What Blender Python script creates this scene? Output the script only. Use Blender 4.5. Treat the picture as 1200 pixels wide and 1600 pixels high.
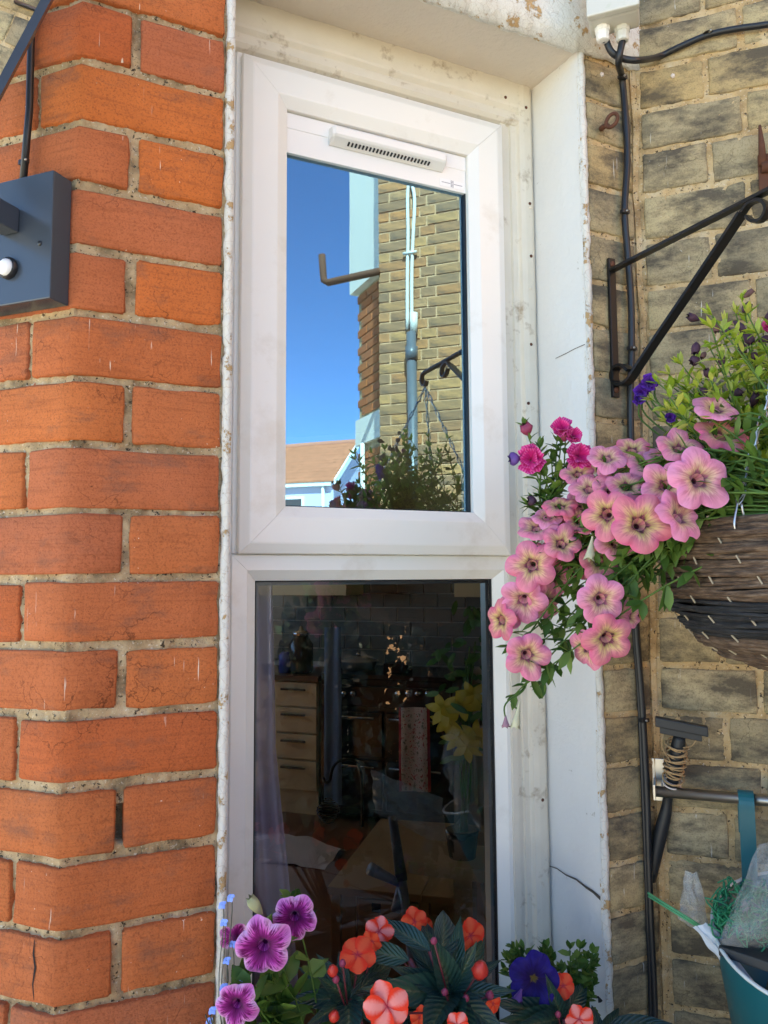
import bpy, bmesh, math, random
from mathutils import Vector, Matrix, noise
random.seed(7)
for o in list(bpy.data.objects): bpy.data.objects.remove(o)
scene=bpy.context.scene
COL=scene.collection
R=math.radians
# ------------------------------------------------------------------ camera
CAM=Vector((-.0354,-.9128,1.55)); FPX=1203.7
yaw,pit,rol=R(24.6005),R(4.8622),R(-.3873)
Fv=Vector((math.sin(yaw)*math.cos(pit),math.cos(yaw)*math.cos(pit),math.sin(pit)))
R0=Vector((math.cos(yaw),-math.sin(yaw),0)); U0=R0.cross(Fv)
Rv=R0*math.cos(rol)+U0*math.sin(rol); Uv=U0*math.cos(rol)-R0*math.sin(rol)
cd=bpy.data.cameras.new('camera'); cam=bpy.data.objects.new('camera',cd); COL.objects.link(cam)
m=Matrix((Rv,Uv,-Fv)).transposed().to_4x4(); m.translation=CAM; cam.matrix_world=m
cd.sensor_fit='VERTICAL'; cd.sensor_height=24; cd.lens=24*FPX/1600; cd.clip_start=.02; cd.clip_end=500
scene.camera=cam
# ------------------------------------------------------------------ sky, sun, exposure
SUN_EL,SUN_AZ=R(46),R(-21)            # azimuth from +Y towards +X
w=bpy.data.worlds.new('World'); scene.world=w; w.use_nodes=True
nt=w.node_tree; sky=nt.nodes.new('ShaderNodeTexSky'); sky.sky_type='NISHITA'; sky.sun_disc=False
sky.sun_elevation=SUN_EL; sky.sun_rotation=SUN_AZ; sky.altitude=5000; sky.air_density=.9; sky.dust_density=.0; sky.ozone_density=3.5
nt.links.new(sky.outputs[0],nt.nodes['Background'].inputs[0]); nt.nodes['Background'].inputs[1].default_value=.12
sd=bpy.data.lights.new('sun','SUN'); sd.energy=5.0; sd.angle=R(.53); sd.color=(1,.93,.82)
so=bpy.data.objects.new('sun',sd); COL.objects.link(so)
sdir=Vector((math.sin(SUN_AZ)*math.cos(SUN_EL),math.cos(SUN_AZ)*math.cos(SUN_EL),math.sin(SUN_EL)))
so.rotation_euler=(-sdir).to_track_quat('-Z','Y').to_euler(); so.location=(-3,5,12)
vs=scene.view_settings; vs.view_transform='Standard'; vs.look='None'; vs.gamma=1; vs.use_curve_mapping=False
vs.exposure=2.62
vs.use_white_balance=True; vs.white_balance_temperature=7100; vs.white_balance_tint=0
# ------------------------------------------------------------------ pixel helpers (photo is 1200x1600)
def ray(x,y): return Fv+Rv*((x-600)/FPX)+Uv*((800-y)/FPX)
def W(x,y,d): return CAM+ray(x,y)*d
def hit(x,y,p,n):
    d=ray(x,y); return CAM+d*((Vector(p)-CAM).dot(n)/d.dot(n))
def onY(x,y,Y): return hit(x,y,(0,Y,0),Vector((0,1,0)))
CX=.832                                             # inner corner of the yard wall
RD=Vector((.7071,-.7071,0)); RN=Vector((-.7071,-.7071,0))
def onR(x,y,off=0): return hit(x,y,Vector((CX,0,0))+RN*off,RN)
def camdir(a,b,c): return (Rv*a+Uv*b-Fv*c).normalized()
# ------------------------------------------------------------------ object helpers
def mesh(name,v,f,uv=None,smooth=False,mi=None):
    me=bpy.data.meshes.new(name); me.from_pydata([tuple(p) for p in v],[],f)
    if uv:
        l=me.uv_layers.new(name='UVMap')
        for lp in me.loops: l.data[lp.index].uv=uv[lp.vertex_index]
    if smooth: me.polygons.foreach_set('use_smooth',[True]*len(me.polygons))
    if mi: me.polygons.foreach_set('material_index',mi)
    me.update(); return me
def link(name,me,mat=None,parent=None):
    o=bpy.data.objects.new(name,me); COL.objects.link(o)
    if mat:
        for k in (mat if isinstance(mat,(list,tuple)) else [mat]):
            if len(me.materials)<(len(mat) if isinstance(mat,(list,tuple)) else 1): me.materials.append(k)
    if parent: o.parent=parent
    return o
def tag(o,label=None,cat=None,group=None,kind=None):
    if label: o['label']=label
    if cat: o['category']=cat
    if group: o['group']=group
    if kind: o['kind']=kind
    return o
def thing(name,label,cat,loc=(0,0,0),group=None):
    o=bpy.data.objects.new(name,None); COL.objects.link(o); o.location=loc; o.empty_display_size=.05
    return tag(o,label,cat,group)
def part(name,me,mat,parent):
    o=link(name,me,mat); o.parent=parent
    o.matrix_parent_inverse=Matrix.Translation(-Vector(world_loc(parent)))
    return o
def world_loc(o): return o.location
class MB:
    def __init__(s): s.v=[];s.f=[];s.uv=[];s.mi=[]
    def add(s,v,f,uv=None,mi=0):
        b=len(s.v); s.v+= [Vector(p) for p in v]; s.f+=[tuple(i+b for i in q) for q in f]
        s.uv+= uv if uv else [(0,0)]*len(v); s.mi+=[mi]*len(f)
    def box(s,a,b,mi=0):
        (x0,y0,z0),(x1,y1,z1)=a,b
        s.add([(x0,y0,z0),(x1,y0,z0),(x1,y1,z0),(x0,y1,z0),(x0,y0,z1),(x1,y0,z1),(x1,y1,z1),(x0,y1,z1)],
         [(0,3,2,1),(4,5,6,7),(0,1,5,4),(1,2,6,5),(2,3,7,6),(3,0,4,7)],mi=mi)
    def obox(s,o,ax,ay,az,mi=0):   # oriented box from corner o and 3 edge vectors
        o=Vector(o);ax=Vector(ax);ay=Vector(ay);az=Vector(az)
        s.add([o,o+ax,o+ax+ay,o+ay,o+az,o+ax+az,o+ax+ay+az,o+ay+az],
         [(0,3,2,1),(4,5,6,7),(0,1,5,4),(1,2,6,5),(2,3,7,6),(3,0,4,7)],mi=mi)
    def tube(s,pts,rad,n=8,closed=False,mi=0,cap=True):
        pts=[Vector(p) for p in pts]; N=len(pts)
        rr=rad if isinstance(rad,(list,tuple)) else [rad]*N
        T=[]
        for i in range(N):
            a=pts[i-1] if (i>0 or closed) else pts[i]; b=pts[(i+1)%N] if (i<N-1 or closed) else pts[i]
            d=(b-a); T.append(d.normalized() if d.length>1e-9 else Vector((0,0,1)))
        u=T[0].orthogonal().normalized(); v=[]; uv=[]
        L=0
        for i in range(N):
            u=(u-T[i]*u.dot(T[i])); u=u.normalized() if u.length>1e-6 else T[i].orthogonal().normalized()
            w_=T[i].cross(u)
            if i: L+=(pts[i]-pts[i-1]).length
            for k in range(n):
                a=2*math.pi*k/n; v.append(pts[i]+(u*math.cos(a)+w_*math.sin(a))*rr[i]); uv.append((k/n,L))
        f=[]
        for i in range(N if closed else N-1):
            j=(i+1)%N
            for k in range(n): f.append((i*n+k,i*n+(k+1)%n,j*n+(k+1)%n,j*n+k))
        if cap and not closed: f.append(tuple(reversed(range(n)))); f.append(tuple((N-1)*n+k for k in range(n)))
        s.add(v,f,uv,mi)
    def lathe(s,prof,o=(0,0,0),n=24,mi=0,axis=None,x=None):
        o=Vector(o); az=Vector(axis).normalized() if axis else Vector((0,0,1))
        ax=Vector(x).normalized() if x else az.orthogonal().normalized(); ay=az.cross(ax)
        v=[];uv=[]
        for i,(r,z) in enumerate(prof):
            for k in range(n):
                a=2*math.pi*k/n; v.append(o+(ax*math.cos(a)+ay*math.sin(a))*r+az*z); uv.append((k/n,i/(len(prof)-1)))
        f=[]
        for i in range(len(prof)-1):
            for k in range(n): f.append((i*n+k,i*n+(k+1)%n,(i+1)*n+(k+1)%n,(i+1)*n+k))
        s.add(v,f,uv,mi)
    def build(s,name,mat,parent=None,smooth=False,bev=0):
        me=mesh(name,s.v,s.f,s.uv,smooth,s.mi)
        if bev:
            bm=bmesh.new(); bm.from_mesh(me); bmesh.ops.recalc_face_normals(bm,faces=bm.faces)
            bmesh.ops.bevel(bm,geom=bm.edges[:],offset=bev,segments=2,affect='EDGES',profile=.6); bm.to_mesh(me); bm.free()
        else:
            bm=bmesh.new(); bm.from_mesh(me); bmesh.ops.recalc_face_normals(bm,faces=bm.faces); bm.to_mesh(me); bm.free()
        return part(name,me,mat,parent) if parent else link(name,me,mat)
def spline(pts,n=8):
    pts=[Vector(p) for p in pts]; out=[]
    P=[pts[0]*2-pts[1]]+pts+[pts[-1]*2-pts[-2]]
    for i in range(1,len(P)-2):
        for k in range(n):
            t=k/n; a,b,c,d=P[i-1],P[i],P[i+1],P[i+2]
            out.append(.5*((2*b)+(c-a)*t+(2*a-5*b+4*c-d)*t*t+(3*b-a-3*c+d)*t**3))
    out.append(pts[-1]); return out
# ------------------------------------------------------------------ materials
def nodes(name):
    M=bpy.data.materials.new(name); M.use_nodes=True; t=M.node_tree
    return M,t,t.nodes['Principled BSDF'],t.nodes,t.links
def N(t,k,**kw):
    n=t.nodes.new('ShaderNode'+k)
    for a,b in kw.items():
        if a in n.inputs: n.inputs[a].default_value=b
        else: setattr(n,a,b)
    return n
def ramp(t,fac,stops,interp='LINEAR'):
    r=t.nodes.new('ShaderNodeValToRGB'); r.color_ramp.interpolation=interp
    e=r.color_ramp.elements
    while len(e)<len(stops): e.new(.5)
    for k,(p,c) in enumerate(stops):
        e[k].position=p; e[k].color=(*c,1) if len(c)==3 else c
    if fac is not None: t.links.new(fac,r.inputs[0])
    return r
def mix(t,fac,a,b,mode='MIX'):
    n=t.nodes.new('ShaderNodeMix'); n.data_type='RGBA'; n.blend_type=mode
    for s,i in ((fac,0),(a,6),(b,7)):
        if isinstance(s,(int,float)): n.inputs[i].default_value=s
        elif isinstance(s,tuple): n.inputs[i].default_value=(*s,1) if len(s)==3 else s
        else: t.links.new(s,n.inputs[i])
    return n.outputs[2]
def math_(t,op,a,b=None,clamp=False):
    n=t.nodes.new('ShaderNodeMath'); n.operation=op; n.use_clamp=clamp
    for s,i in ((a,0),(b,1)):
        if s is None: continue
        if isinstance(s,(int,float)): n.inputs[i].default_value=s
        else: t.links.new(s,n.inputs[i])
    return n.outputs[0]
def coords(t,scale=(1,1,1),src='Object',loc=None):
    c=t.nodes.new('ShaderNodeTexCoord'); mp=t.nodes.new('ShaderNodeMapping'); mp.inputs['Scale'].default_value=scale
    t.links.new(c.outputs[src],mp.inputs['Vector'])
    return mp.outputs[0]
def noi(t,vec,scale,detail=4,rough=.55,dist=0):
    n=N(t,'TexNoise',Scale=scale,Detail=detail,Roughness=rough,Distortion=dist)
    if vec is not None: t.links.new(vec,n.inputs['Vector'])
    return n.outputs['Fac']
def bump(t,h,strength,dist,p,prev=None):
    b=N(t,'Bump',Strength=strength,Distance=dist); t.links.new(h,b.inputs['Height'])
    if prev is not None: t.links.new(prev,b.inputs['Normal'])
    t.links.new(b.outputs[0],p.inputs['Normal']); return b.outputs[0]
def simple(name,col,rough=.5,metal=0,var=0,vscale=30,bmp=0,bscale=200,bd=.001,spec=.5,dirt=None,dscale=12,dlo=.5,dhi=.7):
    M,t,p,n,l=nodes(name); p.inputs['Roughness'].default_value=rough; p.inputs['Metallic'].default_value=metal
    p.inputs['Specular IOR Level'].default_value=spec
    p.inputs['Base Color'].default_value=(*col,1)
    v=coords(t); c=None
    if var:
        f=noi(t,v,vscale,5); c=mix(t,f,tuple(x*(1-var) for x in col),tuple(min(1,x*(1+var)) for x in col))
    if dirt:
        f=noi(t,v,dscale,8,.65); r=ramp(t,f,[(dlo,(0,0,0)),(dhi,(1,1,1))])
        c=mix(t,r.outputs[0],c if c is not None else col,dirt)
    if c is not None: l.new(c,p.inputs['Base Color'])
    if bmp: bump(t,noi(t,v,bscale,6,.6),bmp,bd,p)
    return M
def brick_mat(name,cols,dirtcol,lo,hi,streak,white=None,dirtamt=.8,warm=None):
    M,t,p,n,l=nodes(name); p.inputs['Roughness'].default_value=.88; p.inputs['Specular IOR Level'].default_value=.25
    oi=n.new('ShaderNodeObjectInfo'); v=coords(t)
    base=ramp(t,oi.outputs['Random'],[(i/(len(cols)-1),c) for i,c in enumerate(cols)]).outputs[0]
    f1=noi(t,v,14,6,.6); base=mix(t,math_(t,'MULTIPLY',f1,.55),base,warm if warm else tuple(x*.55 for x in cols[0]))
    vs_=coords(t,streak); f2=noi(t,vs_,1,5,.65)
    base=mix(t,math_(t,'MULTIPLY',ramp(t,f2,[(.5,(0,0,0)),(.75,(1,1,1))]).outputs[0],.55),base,tuple(x*.45 for x in cols[0]))
    fine=noi(t,v,420,3,.7); base=mix(t,math_(t,'MULTIPLY',ramp(t,fine,[(.33,(1,1,1)),(.5,(0,0,0))]).outputs[0],.6),base,tuple(x*.4 for x in cols[0]))
    f3=noi(t,coords(t,(1,1,2.2)),9,9,.70); d=ramp(t,f3,[(lo,(0,0,0)),(hi,(1,1,1))]).outputs[0]
    base=mix(t,math_(t,'MULTIPLY',d,dirtamt),base,dirtcol)
    if white:
        vw=coords(t,(260,260,14)); fw=ramp(t,noi(t,vw,1,2,.5),[(.70,(0,0,0)),(.73,(1,1,1))]).outputs[0]
        spl=ramp(t,noi(t,v,300,2,.5),[(.745,(0,0,0)),(.765,(1,1,1))]).outputs[0]
        msk=ramp(t,noi(t,v,11,2),[(.5,(0,0,0)),(.6,(1,1,1))]).outputs[0]
        k=math_(t,'MULTIPLY',math_(t,'MAXIMUM',fw,spl),msk); base=mix(t,math_(t,'MULTIPLY',k,.8),base,white)
    l.new(base,p.inputs['Base Color'])
    crk=N(t,'TexVoronoi',Scale=16); crk.feature='DISTANCE_TO_EDGE'
    wv=N(t,'VectorMath',operation='ADD'); l.new(v,wv.inputs[0]); wn=N(t,'TexNoise',Scale=14,Detail=5); l.new(v,wn.inputs['Vector']); ws=N(t,'VectorMath',operation='SCALE'); ws.inputs['Scale'].default_value=.12; l.new(wn.outputs['Color'],ws.inputs[0]); l.new(ws.outputs[0],wv.inputs[1]); l.new(wv.outputs[0],crk.inputs['Vector'])
    ck=math_(t,'MULTIPLY',ramp(t,crk.outputs['Distance'],[(0,(1,1,1)),(.012,(0,0,0))]).outputs[0],ramp(t,noi(t,v,6,3),[(.52,(0,0,0)),(.6,(1,1,1))]).outputs[0])
    base=mix(t,math_(t,'MULTIPLY',ck,.75),base,tuple(x*.18 for x in cols[0])); l.new(base,p.inputs['Base Color'])
    b=bump(t,f2,.6,.0014,p); b=bump(t,fine,.8,.0012,p,b); bump(t,noi(t,v,60,6,.65),.8,.004,p,b)
    return M
def mortar_mat(name,c1,c2,c3,dark):
    M,t,p,n,l=nodes(name); p.inputs['Roughness'].default_value=.95; p.inputs['Specular IOR Level'].default_value=.15
    v=coords(t); f=noi(t,v,22,6,.6); base=ramp(t,f,[(.3,c1),(.5,c2),(.7,c3)]).outputs[0]
    sp=noi(t,v,170,4,.7); base=mix(t,ramp(t,sp,[(.585,(0,0,0)),(.64,(1,1,1))]).outputs[0],base,dark)
    sp2=noi(t,v,330,2,.5); base=mix(t,math_(t,'MULTIPLY',ramp(t,sp2,[(.64,(0,0,0)),(.7,(1,1,1))]).outputs[0],.5),base,(.75,.7,.6))
    f3=noi(t,v,13,7,.7); base=mix(t,math_(t,'MULTIPLY',ramp(t,f3,[(.55,(0,0,0)),(.72,(1,1,1))]).outputs[0],.75),base,tuple(x*.45 for x in c1))
    l.new(base,p.inputs['Base Color'])
    b=bump(t,sp,.8,.002,p); bump(t,noi(t,v,110,6,.7),.9,.004,p,b); return M
M_red=brick_mat('red_brick',[(.50,.135,.046),(.60,.175,.052),(.50,.15,.068),(.64,.175,.04),(.53,.125,.042)],(.13,.075,.055),.53,.72,(12,12,230),(.85,.76,.62),.8)
M_mortar=mortar_mat('lime_mortar',(.18,.128,.072),(.45,.32,.18),(.60,.47,.30),(.035,.027,.02))
M_yel=brick_mat('stock_brick',[(.43,.335,.19),(.35,.285,.18),(.53,.42,.24),(.26,.22,.155),(.47,.325,.15),(.47,.39,.25)],(.062,.053,.044),.44,.60,(30,30,60),(.75,.72,.65),.85,(.50,.38,.18))
M_ymort=mortar_mat('stock_mortar',(.30,.20,.10),(.55,.38,.19),(.62,.50,.32),(.06,.04,.028))
M_upvc=simple('upvc',(.82,.785,.72),.32,0,.03,6,.03,500,.0003,.5,(.60,.53,.43),9,.55,.85)
M_panel=simple('upvc_panel',(.82,.79,.75),.35,0,.02,8)
M_timber=simple('painted_timber',(.68,.61,.50),.55,0,.10,20,.5,60,.002,.4,(.36,.27,.18),30,.58,.72)
def paint_mat():
    M,t,p,n,l=nodes('old_white_paint'); p.inputs['Roughness'].default_value=.7
    v=coords(t); base=mix(t,noi(t,v,5,5),(.80,.78,.74),(.70,.69,.67))
    pit=noi(t,v,150,5,.6); base=mix(t,ramp(t,noi(t,v,30,8,.7),[(.66,(0,0,0)),(.69,(1,1,1))]).outputs[0],base,(.42,.38,.33))
    l.new(base,p.inputs['Base Color']); b=bump(t,pit,.5,.0015,p); bump(t,noi(t,v,35,5,.6),.5,.004,p,b); return M
M_paint=paint_mat()
def peel_mat():
    M,t,p,n,l=nodes('peeling_paint'); p.inputs['Roughness'].default_value=.8
    v=coords(t); base=mix(t,noi(t,v,8,5),(.82,.79,.72),(.76,.72,.64))
    vo=N(t,'TexVoronoi',Scale=75); vo.feature='DISTANCE_TO_EDGE'; l.new(v,vo.inputs['Vector'])
    vv=mix(t,.85,noi(t,v,90,3),v) if False else None
    cr=ramp(t,vo.outputs['Distance'],[(.0,(1,1,1)),(.035,(0,0,0))]).outputs[0]
    base=mix(t,math_(t,'MULTIPLY',cr,.45),base,(.45,.36,.26))
    k=ramp(t,noi(t,v,30,8,.75),[(.565,(0,0,0)),(.58,(1,1,1))]).outputs[0]; base=mix(t,k,base,(.55,.36,.17))
    l.new(base,p.inputs['Base Color'])
    b=bump(t,cr,-.5,.001,p); b=bump(t,noi(t,v,130,7,.75),1.0,.004,p,b); inv=math_(t,'SUBTRACT',1,k); bump(t,inv,.7,.002,p,b); return M
M_peel=peel_mat()
M_black=simple('black_iron',(.012,.012,.013),.38,.3,0,1,.25,120,.0008,.5,(.06,.03,.018),40,.62,.75)
M_rust=simple('rust',(.11,.04,.02),.85,.1,.5,60,.6,150,.002)
M_cable=simple('cable_black',(.012,.013,.016),.42,0,.2,20)
M_gasket=simple('gasket_black',(.012,.012,.013),.6)
M_steel=simple('steel',(.45,.44,.42),.33,1,.1,30)
M_chain=simple('zinc_wire',(.55,.56,.58),.35,1)
def glass_mat(name,k=3.2,wave=.004,tint=(.93,.96,.95),refl=(.97,.98,1)):
    M=bpy.data.materials.new(name); M.use_nodes=True; t=M.node_tree; t.nodes.clear()
    o=N(t,'OutputMaterial'); fr=N(t,'Fresnel',IOR=1.5); mx=N(t,'MixShader'); tr=N(t,'BsdfTransparent'); gl=N(t,'BsdfGlossy',Roughness=.0)
    tr.inputs[0].default_value=(*tint,1); gl.inputs[0].default_value=(*refl,1)
    v=coords(t,(1,1,.6)); nz=noi(t,v,7,1,.4); b=N(t,'Bump',Strength=wave,Distance=.02); t.links.new(nz,b.inputs['Height']); t.links.new(b.outputs[0],gl.inputs['Normal'])
    t.links.new(math_(t,'MULTIPLY',fr.outputs[0],k,True),mx.inputs[0]); t.links.new(tr.outputs[0],mx.inputs[1]); t.links.new(gl.outputs[0],mx.inputs[2]); t.links.new(mx.outputs[0],o.inputs[0])
    return M
M_glass=glass_mat('window_glass',2.4)
M_glass_sky=glass_mat('sky_tint_glass',9.0,.004,(.72,.78,.78),(.38,.73,1.0))  # reflection colour tinted blue and strengthened to deepen the mirrored sky
M_film=simple('cloudy_polythene',(.70,.74,.74),.14,0,0,1,1.0,45,.01); M_film.node_tree.nodes['Principled BSDF'].inputs['Alpha'].default_value=.26
def flat_brick(name,c1,c2,mo,rot=0,src='UV',scale=1,bw=.225,bh=.0735):
    M,t,p,n,l=nodes(name); p.inputs['Roughness'].default_value=.9
    v=coords(t,(1,1,1),src); br=N(t,'TexBrick',Scale=scale); br.inputs['Brick Width'].default_value=bw; br.inputs['Row Height'].default_value=bh; br.inputs['Mortar Size'].default_value=.006
    br.inputs['Color1'].default_value=(*c1,1); br.inputs['Color2'].default_value=(*c2,1); br.inputs['Mortar'].default_value=(*mo,1); br.inputs['Mortar Smooth'].default_value=.2
    l.new(v,br.inputs['Vector']); c=mix(t,noi(t,coords(t),6,6,.65),tuple(x*.5 for x in c1),(1,1,1),'MIX')
    c=mix(t,.6,br.outputs['Color'],c,'MULTIPLY'); l.new(c,p.inputs['Base Color']); bump(t,br.outputs['Fac'],-.6,.006,p); return M
M_fyel=flat_brick('stock_brick_far',(.42,.33,.18),(.28,.24,.17),(.42,.34,.22))
M_fred=flat_brick('red_brick_far',(.48,.13,.05),(.55,.16,.06),(.45,.36,.24))
M_ground=simple('paving_concrete',(.50,.46,.39),.9,0,.2,3,.4,40,.01,.3,(.30,.27,.23),4,.5,.8)
# ================================================================== walls in flat (u,z,d) coordinates, d = outward
T22=math.tan(R(22.5))
def mapL(u,z,d):
    if abs(u)<1e-5: return Vector((-T22*d,-d,z))
    if u>0: return Vector((u,-d,z))
    return Vector((u*.7071-d*.7071,-u*.7071-d*.7071,z))
def mapP(u,z,d): return Vector((u,-d,z))
def mapR(u,z,d): return Vector((CX+u*.7071-d*.7071,-u*.7071-d*.7071,z))
def brick(u0,u1,z0,z1,fn,d0=0,jit=.0024,rough=.0007,proud=0,cols=6,skirt=.018,edg=.0016,rc=.0016):
    e=.0022; us=[u0,u0+e]+[u0+(u1-u0)*k/cols for k in range(1,cols)]+[u1-e,u1]
    if u0<0<u1: us=[q for q in us if abs(q)>.005]+[0.0]
    us=sorted(us); h=z1-z0; zs=[z0,z0+e,z0+h*.35,z0+h*.65,z1-e,z1]
    sd_=random.random()*50; v=[];nU=len(us);nZ=len(zs); tilt=random.uniform(-.0012,.0012)
    skew=random.uniform(-.0015,.0015)
    for j,z in enumerate(zs):
        for i,u in enumerate(us):
            edge=i in(0,nU-1) or j in(0,nZ-1)
            corner=i in(0,nU-1) and j in(0,nZ-1)
            q=Vector((u*75+sd_,z*75,sd_))
            uu=u+(noise.noise(q)*jit if i in(0,nU-1) else 0); zz=z+skew*(u-u0)/(u1-u0)+(noise.noise(q+Vector((9,3,1)))*jit if j in (0,nZ-1) else 0)
            if corner: uu+=(rc if i==0 else -rc); zz+=(rc if j==0 else -rc)
            if u==0.0: uu=0.0
            d=d0+proud+noise.noise(q*.7)*rough*2+tilt*((z-z0)/h-.5)+(-edg if edge else 0)
            v.append(fn(uu,zz,d))
    f=[(j*nU+i,j*nU+i+1,(j+1)*nU+i+1,(j+1)*nU+i) for j in range(nZ-1) for i in range(nU-1)]
    ring=[i for i in range(nU)]+[j*nU+nU-1 for j in range(1,nZ)]+[(nZ-1)*nU+i for i in range(nU-2,-1,-1)]+[j*nU for j in range(nZ-2,0,-1)]
    b=len(v); us_=[us[0]]*0
    for r in ring:
        i=r%nU;j=r//nU; v.append(fn(us[i],zs[j],d0-skirt))
    n=len(ring)
    for k in range(n): f.append((ring[k],b+k,b+(k+1)%n,ring[(k+1)%n]))
    return mesh('brick',v,f,None,True)
def grid_sheet(us,zs,fn,dfun):
    v=[];nU=len(us)
    for z in zs:
        for u in us: v.append(fn(u,z,dfun(u,z)))
    f=[(j*nU+i,j*nU+i+1,(j+1)*nU+i+1,(j+1)*nU+i) for j in range(len(zs)-1) for i in range(nU-1)]
    return mesh('mortar',v,f,None,True)
def fr(a,b,s):
    n=max(1,int(round((b-a)/s))); return [a+(b-a)*k/n for k in range(n+1)]
# ---- ground
g=MB(); g.add([(-40,-60,0),(40,-60,0),(40,40,0),(-40,40,0)],[(0,1,2,3)]); tag(g.build('ground',M_ground),kind='structure')
# ---- red brick pier left of the window
red=thing('brick_wall','red brick pier with canted corner beside the left edge of the window','wall',(0,0,0))
holeu=(.0545,.0675); 
def dred(u,z):
    q=Vector((u*90,z*90,1)); d=-.0052+.0032*noise.noise(q)+.0022*noise.noise(q*2.7)+.0026*noise.noise(q*.25)
    if .0555<u<.0685 and 1.262+.004*noise.noise(q)<z<1.300: d=-.032-.012*noise.noise(q)
    return d
part('mortar',grid_sheet(fr(-.86,-.17,.012)+fr(-.165,-.004,.0038)+[0.0]+fr(.004,.1735,.0036),fr(.80,2.62,.0036),mapL,dred),M_mortar,red)
J=.0050
for k in range(-5,19):
    zt=2.226-.075*k; z1=zt-J*random.uniform(.8,1.2); z0=zt-.075+J*random.uniform(.8,1.2)
    jj=lambda:J*random.uniform(.75,1.3)
    if k%2==0: spans=[(-.852,-.638),(-.627,-.413),(-.402,-.175),(-.168+.004,.0605-jj()),(.0625+jj()*.8,.1665)]
    else: spans=[(-.852,-.750),(-.739,-.525),(-.514,-.300),(-.289,-.0665),(-.0595+.0005,.1665)]
    for (a,b) in spans:
        part('brick',brick(a,b,z0+random.uniform(-.001,.001),z1+random.uniform(-.001,.001),mapL,proud=random.uniform(-.001,.0015)),M_red,red)
b=MB(); cpt=[(54,1468),(52,1490),(55,1512),(51,1538),(53,1563)]; P3=[hit(x,y,Vector((-.0014,-.0014,0)),Vector((.7071,.7071,0))) for x,y in cpt]
for i in range(4):
    w0,w1=(.0004,.0012,.0014,.0010,.0004)[i:i+2]; b.add([P3[i]+RD*w0,P3[i]-RD*w0,P3[i+1]-RD*w1,P3[i+1]+RD*w1],[(0,1,2,3)])
b.build('crack',simple('brick_crack',(.02,.012,.01),.95),red)
# ---- yellow stock brick pier and return wall
yel=thing('brick_wall','weathered yellow stock brick wall right of the window, behind the hanging basket','wall',(CX,0,0))
def dyel(u,z):
    q=Vector((u*80,z*80,5)); return -.0030+.0022*noise.noise(q)+.0016*noise.noise(q*2.6)+.0008*noise.noise(q*.2)
part('mortar',grid_sheet(fr(.725,CX+.006,.0042),fr(.80,2.62,.0042),mapP,dyel),M_ymort,yel)
part('mortar',grid_sheet(fr(-.006,.16,.0042)+fr(.165,.95,.01),fr(.80,2.62,.0042),mapR,dyel),M_ymort,yel)
zj=[2.369+.0725*2,2.369+.0725,2.369,2.298,2.230,2.157,2.080,2.003,1.932,1.857,1.787]+[1.787-.0744*k for k in range(1,5)]+[1.415,1.345,1.273,1.203,1.133,1.063,.991,.919,.847]
for k in range(len(zj)-1):
    z1=zj[k]-.0045; z0=zj[k+1]+.0045
    if zj[k]<2.40: part('brick',brick(.7365,.826,z0,z1,mapP,jit=.003,rough=.0011,proud=random.uniform(-.001,.001)),M_yel,yel)
    first=(.111 if zj[k]>1.5 else .100) if k%2==0 else (.163 if zj[k]>1.5 else .147)
    a=.0075; b=first
    while a<.93:
        part('brick',brick(a+.004,b-.0045,z0,z1,mapR,jit=.003,rough=.0011,proud=random.uniform(-.0012,.001)),M_yel,yel)
        a=b; b=a+(.222 if (k+int(b*10))%3 else .112)
# cement fillet down the inner corner
fm=MB(); pts=[]
cz=fr(.8,2.62,.02)
v=[];f=[]
for i,z in enumerate(cz):
    q=Vector((z*20,3,1)); j=.002*noise.noise(q)
    j2=.004*noise.noise(Vector((z*9,8,2)))+.002*noise.noise(Vector((z*40,8,2))); v+=[mapP(CX-.004+j2,z,.0005),mapR(.001,z,.0022+j*.8),mapR(.006+j2*1.2,z,.0)]
    if i: b=(i-1)*3; f+=[(b,b+1,b+4,b+3),(b+1,b+2,b+5,b+4)]
part('corner_fillet',mesh('corner_fillet',v,f,None,True),M_ymort,yel)
# ---- rest of the house shell (out of frame): canted wall, upper wall, return wall
def slab(name,label,a,b,z0,z1,nrm,mat,thick=.24,hole=None,skip=0):
    a=Vector((*a,0));b=Vector((*b,0)); L=(b-a).length; dirv=(b-a)/L; nv=Vector((*nrm,0))
    m_=MB()
    for (u0,u1,za,zb) in ([(0,L,z0,z1)] if not hole else [(0,hole[0],z0,z1),(hole[1],L,z0,z1),(hole[0],hole[1],z0,hole[2]),(hole[0],hole[1],hole[3],z1)]):
        P=lambda u,z,d:a+dirv*u+Vector((0,0,z))-nv*d
        vv=[P(u0,za,0),P(u1,za,0),P(u1,zb,0),P(u0,zb,0),P(u0,za,thick),P(u1,za,thick),P(u1,zb,thick),P(u0,zb,thick)]
        uv=[(u0,za),(u1,za),(u1,zb),(u0,zb)]*2
        m_.add(vv,[(0,1,2,3),(5,4,7,6),(0,4,5,1),(3,2,6,7),(0,3,7,4),(1,5,6,2)],uv)
    o=m_.build(name,mat); return o
H=4.3
HY=7.4
s2=.7071
o=slab('house_wall','',(-2.6-.012,2.6-.012),(-.012,.012+.012),0,H,(-s2,-s2),M_fred); tag(o,'plain red brick house wall canted back from the pier, out of frame','wall')
o=slab('house_wall','',(.045,.050),(.1685,.050),0,H,(0,-1),M_fred,.17); tag(o,'red brick backing behind the pier beside the window','wall')
o=slab('house_wall','',(.7225+.006,.0125),(CX,.0125),0,2.45,(0,-1),M_fyel,.2); tag(o,'yellow brick backing between the window reveal and corner','wall')
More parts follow.
